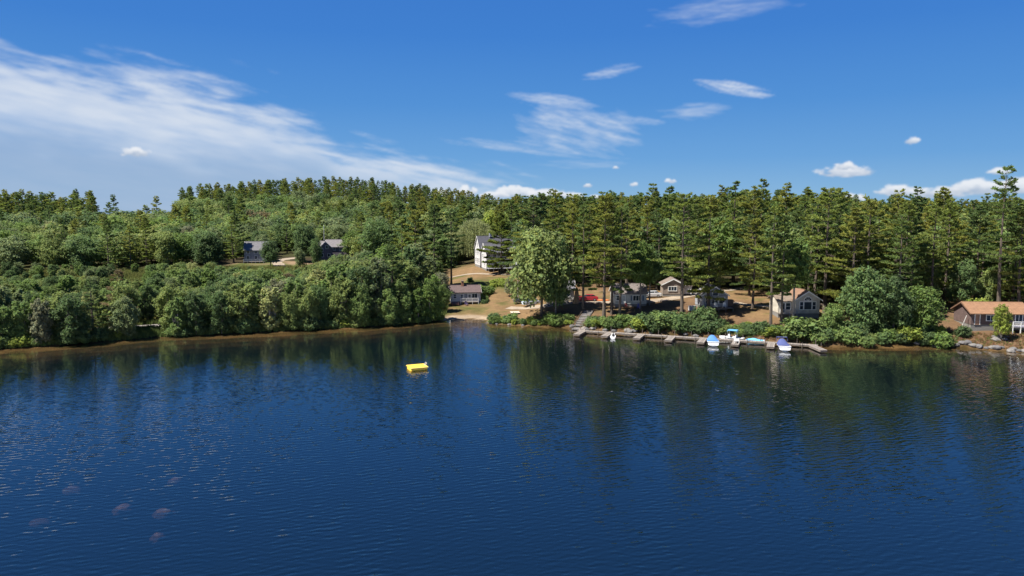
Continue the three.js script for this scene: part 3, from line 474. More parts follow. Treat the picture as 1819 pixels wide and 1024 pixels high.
  for (const [kind, variants, tones] of [['pine', FARPINES, PINE_TONES], ['leafy', FARLEAFY, LEAF_TONES]]) {
    variants.forEach((v, vi) => {
      const list = rest[kind].filter((f) => Math.floor(hash2(f.x * 10, f.z * 10) * variants.length) === vi && f.seen > -2);
      for (const [nm, geo, mat] of [['trunks', v.trunk, woodMat], ['crowns', v.crown, tones[vi % tones.length]]]) {
        const im = new THREE.InstancedMesh(geo, mat, list.length); im.name = kind + '_' + nm; im.castShadow = im.receiveShadow = true;
        const cr = rng(vi + 5), col = new THREE.Color();
        list.forEach((f, i) => { const s = f.H / v.H; M.compose(V(f.x, ground(f.x, f.z), f.z), q.setFromAxisAngle(UPV, f.turn), V(s * f.wide, s, s * f.wide)); im.setMatrixAt(i, M); const k = 0.82 + 0.36 * cr(); im.setColorAt(i, col.setRGB(k * (0.94 + 0.16 * cr()), k, k * 0.98)); });
        mass.add(im);
      }
    });
  }
  console.log('fill', fill.length, 'own', PLACES.length, 'pine', count.pine, 'leafy', count.leafy, 'rest', rest.pine.length, rest.leafy.length);
}
// ---------------------------------------------------------------- buildings
const GLASS = new THREE.MeshPhysicalMaterial({ color: C(0.02, 0.028, 0.04), roughness: 0.06, specularIntensity: 1 }), TRIM = std(0.66, 0.65, 0.62, 0.7), DECKWOOD = grainy(0.18, 0.15, 0.12, 0.9, 0.6), DARKWOOD = grainy(0.10, 0.075, 0.06, 0.9, 0.6), STONE = grainy(0.16, 0.148, 0.14, 0.95, 0.7), CONCRETE = grainy(0.20, 0.19, 0.175, 0.95, 0.5);
const extrude = (pts, depth) => new THREE.ExtrudeGeometry(new THREE.Shape(pts.map(([x, y]) => new THREE.Vector2(x, y))), { depth, bevelEnabled: false }).translate(0, 0, -depth / 2);
function house(name, label, x, z, turn, { w, d, h, rise, ridge = 'x', wall, roof, over = 0.4, base = 0.35, chimney, edge = TRIM }) {
  const g = thing(name, label, 'house', [x, ground(x, z) + base, z], turn), half = ridge === 'x' ? d / 2 : w / 2, len = ridge === 'x' ? w : d, q = ridge === 'x' ? Math.PI / 2 : 0;
  mesh('foundation', box(w - 0.1, base + 1.6, d - 0.1, 0, -(base + 1.6) / 2 + 0.01, 0), CONCRETE, g);
  mesh('wall', extrude([[-half, 0], [half, 0], [half, h], [0, h + rise], [-half, h]], len).rotateY(q), wall, g);
  const e = over * rise / half, t = 0.16;
  const R = mesh('roof', extrude([[-half - over, h - e + 0.02], [0, h + rise + 0.02], [half + over, h - e + 0.02], [half + over, h - e + t], [0, h + rise + t + 0.06], [-half - over, h - e + t]], len + over * 1.4).rotateY(q), roof, g);
  const fz = len / 2 + over * 0.7 + 0.015;
  for (const s of [-1, 1]) mesh('fascia', extrude([[-half - over - 0.01, h - e - 0.1], [0, h + rise - 0.1], [half + over + 0.01, h - e - 0.1], [half + over + 0.01, h - e + t - 0.03], [0, h + rise + t + 0.02], [-half - over - 0.01, h - e + t - 0.03]], 0.04).translate(0, 0, s * fz).rotateY(q), edge, R);
  mesh('ridge_cap', ridge === 'x' ? box(len + over * 1.2, 0.07, 0.26, 0, h + rise + t + 0.04, 0) : box(0.26, 0.07, len + over * 1.2, 0, h + rise + t + 0.04, 0), roof, R);
  if (chimney) { const c = mesh('chimney', box(0.6, 1.5, 0.6, chimney[0], h + rise + 0.45, chimney[1]), chimney[2], R); mesh('cap', box(0.74, 0.12, 0.74, chimney[0], h + rise + 1.26, chimney[1]), STONE, g); }
  g.half = { w, d, h };
  return g;
}
// a window on one face of a house (f front, l left, r right) at u along the face, sill at height y
function win(g, face, u, y, w, h, cols = 2, rows = 1, frame = TRIM) {
  const H = g.half, put = (geo) => face === 'f' ? geo.translate(u, y + h / 2, H.d / 2) : face === 'l' ? geo.rotateY(-Math.PI / 2).translate(-H.w / 2, y + h / 2, u) : geo.rotateY(Math.PI / 2).translate(H.w / 2, y + h / 2, u), b = 0.11;
  const f = mesh('window', put(join([box(w + b * 2, b, 0.12, 0, h / 2 + b / 2, 0.03), box(w + b * 2, b, 0.16, 0, -h / 2 - b / 2, 0.05), box(b, h, 0.12, -w / 2 - b / 2, 0, 0.03), box(b, h, 0.12, w / 2 + b / 2, 0, 0.03)])), frame, g);
  mesh('pane', put(box(w, h, 0.04, 0, 0, 0.022)), GLASS, f);
  const m = []; for (let k = 1; k < cols; k++) m.push(box(0.07, h, 0.05, (k / cols - 0.5) * w, 0, 0.05)); for (let k = 1; k < rows; k++) m.push(box(w, 0.06, 0.046, 0, (k / rows - 0.5) * h, 0.05));
  if (m.length) mesh('muntin', put(join(m)), frame, f);
  return f;
}
function door(g, face, u, w, h, mat) {
  const H = g.half, put = (geo) => face === 'f' ? geo.translate(u, 0, H.d / 2) : face === 'l' ? geo.rotateY(-Math.PI / 2).translate(-H.w / 2, 0, u) : geo.rotateY(Math.PI / 2).translate(H.w / 2, 0, u);
  const f = mesh('door', put(box(w, h, 0.1, 0, h / 2, 0.03)), mat, g);
  mesh('door_frame', put(join([box(w + 0.24, 0.12, 0.14, 0, h + 0.06, 0.03), box(0.12, h, 0.14, -w / 2 - 0.06, h / 2, 0.03), box(0.12, h, 0.14, w / 2 + 0.06, h / 2, 0.03)])), TRIM, f);
  mesh('handle', put(box(0.06, 0.06, 0.08, w * 0.36, 1.0, 0.11)), DARKWOOD, f);
}
function porch(g, x0, x1, z0, z1, y, rail, mat = DECKWOOD, skirt = 1.4) {            // a deck with posts and a railing, part of its house
  const D = mesh('deck', join([box(x1 - x0, 0.14, z1 - z0, (x0 + x1) / 2, y - 0.07, (z0 + z1) / 2)]), mat, g), n = Math.max(2, Math.round((x1 - x0) / 1.6));
  for (let k = 0; k <= n; k++) mesh('post', box(0.12, skirt + (rail ? 1 : 0), 0.12, lerp(x0 + 0.06, x1 - 0.06, k / n), y - 0.15 - skirt / 2 + (rail ? 0.5 : 0), z1 - 0.055), rail ?? mat, D);
  if (rail) {
    mesh('rail', join([box(x1 - x0, 0.08, 0.1, (x0 + x1) / 2, y + 0.92, z1 - 0.05), box(x1 - x0, 0.06, 0.06, (x0 + x1) / 2, y + 0.14, z1 - 0.05)]), rail, D);
    const bal = []; for (let x = x0 + 0.2; x < x1 - 0.1; x += 0.17) bal.push(box(0.04, 0.74, 0.04, x, y + 0.53, z1 - 0.05)); mesh('baluster', join(bal), rail, D).userData.kind = 'stuff';
  }
}
function annex(g, k) { scene.updateMatrixWorld(true); for (const c of [...k.children]) { g.attach(c); c.name = 'wing_' + c.name; } scene.remove(k); }   // a wing belongs to its house
const wallTex = (r, g, b) => grainy(r, g, b, 0.8, 0.35), roofTex = (r, g, b) => grainy(r, g, b, 0.92, 0.55);
const WHITEWALL = wallTex(0.56, 0.55, 0.535), CREAM = wallTex(0.52, 0.475, 0.39);
{ // beach cottage
  const g = house('beach_cottage', 'small white cottage with mauve-brown roof beside the sandy beach', -12.2, -187.4, 0.14, { w: 7.6, d: 6, h: 2.35, rise: 1.35, wall: WHITEWALL, roof: roofTex(0.10, 0.068, 0.064), chimney: [-0.6, 0.4, grainy(0.35, 0.17, 0.1)] });
  win(g, 'f', -2.7, 0.85, 0.75, 1.0, 1, 2); win(g, 'f', -1.0, 0.95, 0.6, 0.8, 1, 2); win(g, 'f', 2.3, 0.85, 1.3, 1.05, 2, 1); win(g, 'f', 1.0, 0.95, 0.6, 0.8, 1, 2); door(g, 'f', 0.05, 0.85, 2.0, grainy(0.25, 0.27, 0.3)); win(g, 'r', 0.5, 0.9, 0.9, 0.9); win(g, 'l', 0, 0.9, 0.9, 0.9);
  porch(g, -1.4, 3.2, 3.0, 4.3, 0.0, TRIM, DECKWOOD, 0.9);
}
{ // big white house
  const g = house('farmhouse', 'big white house with slate roof and rear chimney at the top of the lawn', -5.4, -259.2, 0.26, { w: 14, d: 8.6, h: 5.8, rise: 4.2, wall: WHITEWALL, roof: roofTex(0.06, 0.06, 0.075), chimney: [-2.6, 0.8, grainy(0.42, 0.43, 0.47)] });
  for (const y of [1.0, 3.9]) for (const u of [-2.4, 0, 2.4]) win(g, 'l', u, y, 0.95, 1.4, 2, 2); win(g, 'l', 0, 6.7, 0.8, 1.1, 2, 2);
  for (const u of [-5, -2.5]) for (const y of [1, 3.9]) win(g, 'f', u, y, 0.95, 1.4, 2, 2);
  const k = house('farmhouse_wing', 'front wing of the big white house, half hidden by the lone lawn pine', -4.4, -248.8, 0.26, { w: 10.6, d: 7.4, h: 5.4, rise: 2.9, wall: WHITEWALL, roof: roofTex(0.075, 0.075, 0.088) });
  for (const u of [-4.6, -2.4, -0.2, 2, 4.2]) for (const y of [0.9, 3.4]) win(k, 'f', u, y, 1.0, 1.35, 2, 2); win(k, 'l', -1.3, 3.4, 0.95, 1.35, 2, 2); win(k, 'l', 1.3, 0.9, 0.95, 1.35, 2, 2);
  porch(k, -5.2, 4.6, 3.75, 6.8, 0.3, grainy(0.32, 0.33, 0.35), grainy(0.30, 0.31, 0.34, 0.9, 0.5), 2.0);
  annex(g, k);
}
{ // grey-roofed house behind the maple
  const g = house('lake_house', 'grey-roofed cottage with stone terrace behind the big bank maple', 11.6, -175.4, -0.06, { w: 6.6, d: 6, h: 2.5, rise: 1.7, wall: wallTex(0.42, 0.40, 0.37), roof: roofTex(0.15, 0.145, 0.155) });
  win(g, 'f', 1.6, 0.75, 1.4, 1.15, 2, 1); win(g, 'f', -1.9, 0.75, 1.0, 1.1, 2, 1); door(g, 'f', -0.3, 0.85, 2.0, DARKWOOD);
}
{ // white cottage above the dock
  const g = house('white_cottage', 'white cottage with blue picture window behind the three bare-trunked pines', 26.7, -167, 0.03, { w: 7.2, d: 6.2, h: 2.45, rise: 1.75, wall: wallTex(0.42, 0.43, 0.40), roof: roofTex(0.15, 0.125, 0.115) });
  win(g, 'f', 1.5, 0.75, 1.9, 1.15, 3, 1); win(g, 'f', -2.9, 0.9, 0.7, 1.0, 1, 2); door(g, 'f', -1.7, 0.85, 2.0, grainy(0.5, 0.52, 0.5)); win(g, 'r', 0.4, 0.9, 0.9, 0.95);
  mesh('shutter', box(0.4, 1.2, 0.06, 0.18, 1.33, 3.14), grainy(0.10, 0.14, 0.19), g); mesh('shutter', box(0.4, 1.2, 0.06, 2.82, 1.33, 3.14), grainy(0.10, 0.14, 0.19), g);
}
{ // tan cottage uphill
  const g = house('tan_cottage', 'tan gabled cottage with one dark window up the drive', 39, -177.2, -0.1, { w: 5, d: 5.6, h: 2.35, rise: 1.25, ridge: 'z', wall: wallTex(0.25, 0.20, 0.16), roof: roofTex(0.17, 0.13, 0.105) });
  win(g, 'f', -0.2, 0.85, 1.9, 0.95, 3, 1); mesh('lean_to', join([box(2.0, 1.9, 3.4, 3.45, 0.95, 0.2)]), WHITEWALL, g); mesh('lean_to_roof', box(2.3, 0.12, 3.8, 3.5, 2.03, 0.2, 0, 0, -0.12), roofTex(0.17, 0.13, 0.105), g);
}
{ // grey cottage on the bank
  const g = house('grey_cottage', 'small grey gabled cottage with two white chairs out front', 44, -160.4, 0.02, { w: 5.5, d: 6, h: 2.6, rise: 1.75, ridge: 'z', wall: wallTex(0.30, 0.315, 0.34), roof: roofTex(0.18, 0.17, 0.168), base: 0.5 });
  win(g, 'f', -1.55, 0.75, 1.0, 1.35, 1, 2); win(g, 'f', 1.45, 0.75, 1.2, 1.35, 1, 2); win(g, 'f', -0.08, 0.75, 1.25, 1.35, 2, 1); win(g, 'f', 0, 2.5, 1.1, 0.7, 1, 1); win(g, 'r', 0, 0.9, 0.9, 1);
  porch(g, -2.9, 3.4, 3.0, 5.0, 0.02, null, DECKWOOD, 1.2);
  mesh('bulkhead', join([box(1.5, 1.3, 1.4, 3.5, 0.66, 1.6), box(1.7, 0.1, 1.6, 3.5, 1.36, 1.6)]), DARKWOOD, g);
}
{ // arched-window cottage
  const g = house('arched_cottage', 'cream cottage with arched window and orange roof edge above the dock end', 60, -150.4, 0.02, { w: 4.9, d: 6.2, h: 2.9, rise: 1.55, ridge: 'z', wall: CREAM, roof: roofTex(0.20, 0.112, 0.07), base: 0.7, over: 0.45 });
  win(g, 'f', 0, 0.85, 1.5, 1.5, 1, 1); win(g, 'f', -1.28, 0.85, 0.66, 1.5, 1, 2); win(g, 'f', 1.28, 0.85, 0.66, 1.5, 1, 2);
  const arc = mesh('arched_window', new THREE.TorusGeometry(0.8, 0.07, 6, 20, Math.PI).translate(0, 2.62, 3.14), TRIM, g); mesh('pane', new THREE.CircleGeometry(0.8, 20, 0, Math.PI).translate(0, 2.62, 3.125), GLASS, arc); mesh('muntin', join([bar([0, 2.62, 3.14], [0, 3.4, 3.14], 0.03), bar([0, 2.62, 3.14], [-0.55, 3.18, 3.14], 0.03), bar([0, 2.62, 3.14], [0.55, 3.18, 3.14], 0.03), box(1.7, 0.1, 0.07, 0, 2.62, 3.14)]), TRIM, arc);
  mesh('wing_wall', extrude([[-2.4, 0], [2.4, 0], [2.4, 2.5], [0, 3.7], [-2.4, 2.5]], 3.2).rotateY(Math.PI / 2).translate(-4.0, 0, -0.4), CREAM, g);
  const wr = mesh('wing_roof', extrude([[-2.8, 2.32], [0, 3.73], [2.8, 2.32], [2.8, 2.46], [0, 3.9], [-2.8, 2.46]], 3.7).rotateY(Math.PI / 2).translate(-4.2, 0, -0.4), roofTex(0.19, 0.145, 0.11), g);
  const H0 = g.half; g.half = { w: 4.9, d: 4.0, h: 2.5 }; win(g, 'f', -3.6, 0.7, 0.9, 1.3, 1, 2); door(g, 'f', -4.7, 0.8, 2.0, GLASS); g.half = H0;
  mesh('wing_foundation', box(3.1, 2.3, 4.6, -4.0, -1.14, -0.4), CONCRETE, g);
  porch(g, -5.6, -2.5, 2.0, 4.2, 0.02, grainy(0.36, 0.36, 0.38), DECKWOOD, 1.6);
}
{ // brown cabin on the right shore
  const g = house('brown_cabin', 'low brown cabin with orange-tan roof behind the stony right shore', 92.8, -140.4, -0.1, { w: 10.4, d: 6.6, h: 2.3, rise: 1.5, wall: wallTex(0.12, 0.08, 0.072), roof: roofTex(0.235, 0.125, 0.066), base: 0.25, edge: roofTex(0.16, 0.085, 0.05), over: 0.6 });
  win(g, 'f', -1.4, 0.8, 2.1, 1.0, 3, 1); win(g, 'f', 3.3, 0.5, 1.2, 1.6, 2, 1); door(g, 'f', -4.1, 0.8, 1.95, grainy(0.35, 0.2, 0.13)); win(g, 'f', 4.7, 0.6, 0.6, 1.3, 1, 1);
  porch(g, 1.2, 5.4, 3.4, 5.4, 0.0, TRIM, grainy(0.2, 0.19, 0.24), 1.2);
}
{ // far houses
  const g = house('grey_house', 'far grey-roofed house at the left, behind a dark flat-topped tree', -97.6, -280, 0.18, { w: 8.4, d: 7, h: 4.3, rise: 2.9, wall: wallTex(0.28, 0.28, 0.30), roof: roofTex(0.14, 0.135, 0.145) });
  for (const u of [-2.8, 0, 2.8]) for (const y of [0.8, 2.9]) win(g, 'f', u, y, 0.9, 1.2, 2, 1); win(g, 'l', 0, 2.9, 0.9, 1.2, 2, 1);
  porch(g, -4.2, 3.2, 3.6, 6, 0.0, grainy(0.36, 0.4, 0.44), DECKWOOD, 1.4);
  const k = house('mauve_house', 'mauve-grey house with gable and long lilac-grey roof among the trees', -76, -294, 0.5, { w: 5.4, d: 7.5, h: 4.3, rise: 2.5, ridge: 'z', wall: wallTex(0.13, 0.108, 0.135), roof: roofTex(0.15, 0.135, 0.142) });
  win(k, 'f', 0.6, 4.2, 0.9, 1.1, 1, 1); win(k, 'f', -1.4, 3.0, 0.8, 1.1, 1, 1); win(k, 'f', -1.3, 0.9, 0.9, 1.2, 1, 1); win(k, 'r', -1.2, 2.9, 0.8, 1.2); win(k, 'f', 1.3, 0.9, 0.9, 1.2, 1, 1);
  const m = house('mauve_house_wing', 'long low wing with lilac-grey roof attached to the mauve house', -70.4, -301.5, 0.04, { w: 12, d: 6.5, h: 4.4, rise: 2.6, wall: wallTex(0.12, 0.10, 0.125), roof: roofTex(0.165, 0.148, 0.155), chimney: [2.2, 1.5, grainy(0.12, 0.08, 0.08)] });
  for (const u of [-4.2, -2.2, 0.4, 2.6, 4.6]) win(m, 'f', u, 2.8, 0.9, 1.2, 2, 1);
  annex(k, m);
}
mesh('flagpole', join([bar([0, -0.5, 0], [0, 13, 0], 0.09, 0.05), new THREE.SphereGeometry(0.13, 8, 6).translate(0, 13.05, 0)]), std(0.75, 0.75, 0.76, 0.4));
{ const f = scene.children[scene.children.length - 1]; f.position.set(-77.5, ground(-77.5, -302), -302); tag(f, 'thin white flagpole rising behind the mauve house', 'flagpole'); }
{ // utility pole
  const g = thing('utility_pole', 'grey wooden utility pole on the lawn between beach and white house', 'pole', [1.5, ground(1.5, -187.5), -187.5]);
  mesh('pole', bar([0, -0.8, 0], [0.1, 10.8, 0], 0.15, 0.1, 8), grainy(0.20, 0.18, 0.16), g); mesh('crossarm', box(1.9, 0.12, 0.12, 0.1, 10.1, 0.13), DARKWOOD, g); for (const x of [-0.75, 0.1, 0.95]) mesh('insulator', new THREE.CylinderGeometry(0.05, 0.07, 0.2, 8).translate(x, 10.26, 0.13), STONE, g); mesh('transformer', new THREE.CylinderGeometry(0.24, 0.24, 0.8, 12).translate(-0.28, 9.0, 0.12), std(0.4, 0.42, 0.44, 0.5), g);
}

// ---------------------------------------------------------------- dock, boats and raft
const WHITEGEL = new THREE.MeshPhysicalMaterial({ color: C(0.76, 0.76, 0.75), roughness: 0.3, clearcoat: 0.5 }), CANVASBLUE = grainy(0.05, 0.15, 0.38, 0.8, 0.6), NAVY = grainy(0.045, 0.06, 0.17, 0.8, 0.6), SKYCANVAS = grainy(0.10, 0.32, 0.52, 0.8, 0.6), BLACKP = std(0.02, 0.02, 0.022, 0.5), ALU = std(0.55, 0.56, 0.57, 0.35, { metalness: 0.8 });
const plankTex = (() => { const d = new Uint8Array(256 * 64 * 4), r = rng(8); for (let y = 0; y < 64; y++) for (let x = 0; x < 256; x++) { const pl = Math.floor(x / 16), tone = 0.74 + 0.24 * hash2(pl, 5), gap = x % 16 === 0 ? 0.35 : 1, o = (y * 256 + x) * 4, v = 255 * tone * gap * (0.92 + 0.08 * r()); d[o] = v; d[o + 1] = v; d[o + 2] = v; d[o + 3] = 255; } const t = new THREE.DataTexture(d, 256, 64); t.wrapS = t.wrapT = THREE.RepeatWrapping; t.magFilter = THREE.LinearFilter; t.colorSpace = THREE.SRGBColorSpace; t.needsUpdate = true; return t; })();
const DOCKWOOD = std(0.29, 0.25, 0.22, 0.9, { map: plankTex }), DOCKSIDE = grainy(0.15, 0.122, 0.10, 0.9, 0.5);
const W0 = [13.6, -149.4], W1 = [56.2, -132.4], DL = Math.hypot(W1[0] - W0[0], W1[1] - W0[1]), DTURN = -Math.atan2(W1[1] - W0[1], W1[0] - W0[0]);
const onDock = (u, v) => [W0[0] + Math.cos(DTURN) * u + Math.sin(DTURN) * v, W0[1] - Math.sin(DTURN) * u + Math.cos(DTURN) * v];   // u along the walkway, v towards the lake
const FINGERS = [1.2, 6.9, 13.3, 19.4, 25.4, 31.6, 37.8];
{
  const g = thing('dock', 'long wooden boat dock with eight short finger piers along the right bank', 'dock', [W0[0], 0, W0[1]], DTURN), Y = 0.5;
  const sections = 15, sl = DL / sections;
  const deckUV = (geo, l) => { const p = geo.attributes.position, uv = geo.attributes.uv; for (let i = 0; i < uv.count; i++) uv.setXY(i, p.getX(i) / 2.4, p.getZ(i) / 2.4); return geo; };
  for (let k = 0; k < sections; k++) { const D = mesh('deck_section', deckUV(box(sl - 0.06, 0.06, 1.35, (k + 0.5) * sl, Y, 0)), DOCKWOOD, g); mesh('stringer', join([box(sl - 0.1, 0.24, 0.07, (k + 0.5) * sl, Y - 0.152, 0.62), box(sl - 0.1, 0.24, 0.07, (k + 0.5) * sl, Y - 0.152, -0.62)]), DOCKSIDE, D); }
  const finger = (u, len, wd, yaw) => { const D = mesh('finger_deck', deckUV(box(wd, 0.06, len, 0, 0, len / 2)).rotateY(yaw).translate(u, Y + 0.004, 0.68), DOCKWOOD, g); mesh('finger_frame', join([box(0.07, 0.3, len - 0.1, -wd / 2 + 0.06, -0.182, len / 2), box(0.07, 0.3, len - 0.1, wd / 2 - 0.06, -0.182, len / 2), box(wd - 0.22, 0.3, 0.07, 0, -0.182, len - 0.08)]).rotateY(yaw).translate(u, Y, 0.68), DOCKSIDE, D); };
  for (const u of FINGERS) finger(u, 4.3, 1.35, 0); finger(DL - 1.0, 4.6, 1.3, 0.42);
  for (let k = 0; k <= 14; k++) { const u = 0.4 + k * (DL - 0.8) / 14; mesh('post', bar([u, -2.4, -0.78], [u, 1.35 + 0.3 * hash2(k, 3), -0.78], 0.055, 0.055, 7), DOCKSIDE, g); if (k % 3 !== 0) mesh('post', bar([u + 0.9, -2.4, 0.78], [u + 0.9, 1.0 + 0.35 * hash2(k, 4), 0.78], 0.05, 0.05, 7), DOCKSIDE, g); }
  for (const u of FINGERS) for (const s of [-1, 1]) mesh('post', bar([u + s * 0.74, -2.4, 4.6], [u + s * 0.74, 0.62, 4.6], 0.05, 0.05, 7), DOCKSIDE, g);
  mesh('shore_ramp', deckUV(box(1.3, 0.07, 3.4, 0, 0, 0)).rotateX(0.07).translate(0.6, Y + 0.12, -2.35), DOCKWOOD, g);
}
// hull by cross sections: bow at -z, transom at +z
function hullGeo(L, B, D, flare = 0.75) {
  const n = 14, m = 7, rows = [];
  for (let i = 0; i <= n; i++) { const t = i / n, w = B / 2 * Math.min(1, Math.pow(Math.sin(Math.min(1, t * 1.25 + 0.02) * Math.PI / 2), 0.75)), sheer = D * (1 + 0.28 * (1 - t) ** 2), keel = -0.18 * Math.min(1, t * 4) + (1 - Math.min(1, t * 4)) * D * 0.55, row = []; for (let j = -m; j <= m; j++) { const q = j / m, a = Math.abs(q); row.push([Math.sign(q) * w * (a < 0.5 ? a / 0.5 * flare : flare + (1 - flare) * (a - 0.5) / 0.5), a < 0.5 ? lerp(keel, Math.max(keel, 0.06) + 0.08, a / 0.5) : lerp(Math.max(keel, 0.06) + 0.08, sheer, (a - 0.5) / 0.5), (t - 0.5) * L]); } rows.push(row); }
  const T = new Tris(), k = [1, 1, 1];
  for (let i = 0; i < n; i++) for (let j = 0; j < 2 * m; j++) T.quad(rows[i][j], rows[i][j + 1], rows[i + 1][j + 1], rows[i + 1][j], k);
  const last = rows[n]; for (let j = 0; j < m; j++) T.quad(last[j], last[j + 1], last[2 * m - j - 1], last[2 * m - j], k);
  for (let i = 0; i < n; i++) T.quad([rows[i][0][0], rows[i][0][1] - 0.06, rows[i][0][2]], [rows[i + 1][0][0], rows[i + 1][0][1] - 0.06, rows[i + 1][0][2]], [rows[i + 1][2 * m][0], rows[i + 1][2 * m][1] - 0.06, rows[i + 1][2 * m][2]], [rows[i][2 * m][0], rows[i][2 * m][1] - 0.06, rows[i][2 * m][2]], k);
  return T.build();
}
function coverGeo(L, B, D, peak) {                      // canvas stretched over gunwales and windscreen
  const T = new Tris(), n = 12, m = 8, k = [1, 1, 1], at = (i, j) => { const t = i / n, q = j / m * 2 - 1, w = B / 2 * Math.min(1, Math.pow(Math.sin(Math.min(1, t * 1.15 + 0.12) * Math.PI / 2), 0.75)) * 1.02; const ridge = peak * Math.exp(-Math.pow((t - 0.42) / 0.26, 2)) + 0.1; return [q * w, D * (1 + 0.2 * (1 - t) ** 2) + ridge * (1 - Math.pow(Math.abs(q), 2.4)) + 0.02 * Math.sin(i * 2.1 + j * 1.7), (t - 0.5) * L]; };
  for (let i = 0; i < n; i++) for (let j = 0; j < m; j++) T.quad(at(i, j), at(i + 1, j), at(i + 1, j + 1), at(i, j + 1), k);
  for (const i of [0, n]) for (let j = 0; j < m; j++) { const a = at(i, j), b = at(i, j + 1); T.quad(a, b, [b[0], D * 0.9, b[2]], [a[0], D * 0.9, a[2]], k); }
  return T.build();
}
function motorboat(name, label, [x, z], turn, L, B, D, cover, peak) {
  const g = thing(name, label, 'boat', [x, 0.06, z], turn);
  mesh('hull', hullGeo(L, B, D), WHITEGEL, g); mesh('rub_rail', join([bar([-B / 2 - 0.01, D * 0.93, -L * 0.1], [-B / 2 - 0.01, D * 0.93, L / 2], 0.04), bar([B / 2 + 0.01, D * 0.93, -L * 0.1], [B / 2 + 0.01, D * 0.93, L / 2], 0.04), bar([-B / 2, D * 0.93, L / 2 + 0.01], [B / 2, D * 0.93, L / 2 + 0.01], 0.04)]), BLACKP, g);
  if (cover) mesh('cover', coverGeo(L * 0.8, B * 0.93, D, peak).translate(0, 0.02, -L * 0.06), cover, g);
  mesh('swim_platform', rbox(B * 0.8, 0.08, 0.5, 0, D * 0.35, L / 2 + 0.26), WHITEGEL, g);
  return g;
}
motorboat('motorboat', 'white motorboat under a bright blue cover, fifth finger pier of the dock', onDock(FINGERS[4] + 1.95, 3.0), DTURN * 0.5, 5.2, 2.2, 0.78, CANVASBLUE, 0.62);
{ const g = motorboat('motorboat', 'white motorboat with navy cover and folded top near the dock end', onDock(FINGERS[6] + 2.0, 3.0), DTURN * 0.5, 5.4, 2.2, 0.8, NAVY, 0.72); mesh('folded_top', join([bar([-1.0, 1.2, -0.6], [-0.9, 1.85, -0.9], 0.03), bar([1.0, 1.2, -0.6], [0.9, 1.85, -0.9], 0.03), rbox(1.9, 0.16, 0.34, 0, 1.9, -0.95, 0.07)]), NAVY, g); }
{ const g = motorboat('fishing_boat', 'small white boat with light blue canopy on the shore side of the dock', onDock(30.4, -1.9), DTURN + 1.45, 4.6, 1.9, 0.62, null, 0); mesh('canopy', join([rbox(1.7, 0.1, 1.8, 0, 2.05, 0.2, 0.05), box(1.66, 0.28, 0.04, 0, 1.9, 1.08), box(1.66, 0.28, 0.04, 0, 1.9, -0.68)]), SKYCANVAS, g); for (const [px, pz] of [[-0.8, -0.6], [0.8, -0.6], [-0.8, 1.0], [0.8, 1.0]]) mesh('pole', bar([px, 0.6, pz], [px, 2.02, pz], 0.025), ALU, g); mesh('seat', join([rbox(1.3, 0.4, 0.5, 0, 0.75, 0.6), rbox(1.3, 0.45, 0.12, 0, 1.0, 0.88)]), WHITEGEL, g); mesh('console', rbox(0.7, 0.6, 0.35, 0.3, 0.9, -0.5, 0.08), WHITEGEL, g); }
{ const [x, z] = onDock(34.8, -1.65), g = thing('paddle_boat', 'low sky-blue pedal boat on the shore side of the dock', 'boat', [x, 0.05, z], DTURN + 1.6); mesh('hull', hullGeo(3.4, 1.6, 0.42, 0.9), SKYCANVAS, g); mesh('cover', coverGeo(2.9, 1.5, 0.42, 0.25), SKYCANVAS, g); mesh('bow_trim', rbox(1.1, 0.08, 0.3, 0, 0.46, 1.5), WHITEGEL, g); }
{ const [x, z] = onDock(FINGERS[1] + 1.35, 3.2), g = thing('jet_ski', 'small white and black jet ski beside the second finger pier', 'jet ski', [x, 0.02, z], DTURN + 0.2); mesh('hull', hullGeo(2.9, 1.1, 0.42, 0.85), WHITEGEL, g); mesh('seat', rbox(0.42, 0.36, 1.3, 0, 0.62, 0.4, 0.12), BLACKP, g); mesh('handlebar', join([bar([-0.38, 0.98, -0.35], [0.38, 0.98, -0.35], 0.03), bar([0, 0.5, -0.5], [0, 0.98, -0.35], 0.06)]), BLACKP, g); mesh('nose', rbox(0.7, 0.3, 0.9, 0, 0.56, -0.75, 0.13), WHITEGEL, g); }
{ const [x, z] = onDock(FINGERS[5] + 0.2, 3.6), g = thing('dock_bench', 'white bench with a dark bag on the sixth finger pier', 'bench', [x, 0.54, z], DTURN); mesh('seat', rbox(0.95, 0.07, 0.45, 0, 0.43, 0, 0.02), TRIM, g); mesh('backrest', rbox(0.95, 0.42, 0.06, 0, 0.7, 0.22, 0.02), TRIM, g); for (const s of [-1, 1]) for (const q of [-1, 1]) mesh('leg', box(0.07, 0.4, 0.07, s * 0.42, 0.2, q * 0.17), TRIM, g); }
{ const [x, z] = onDock(FINGERS[5] + 0.35, 3.1); tag(mesh('bag', new THREE.SphereGeometry(0.24, 10, 8).scale(1, 0.8, 0.75).translate(0, 0.19, 0), BLACKP), 'small black bag lying on the sixth finger pier', 'bag').position.set(x, 0.54, z); }
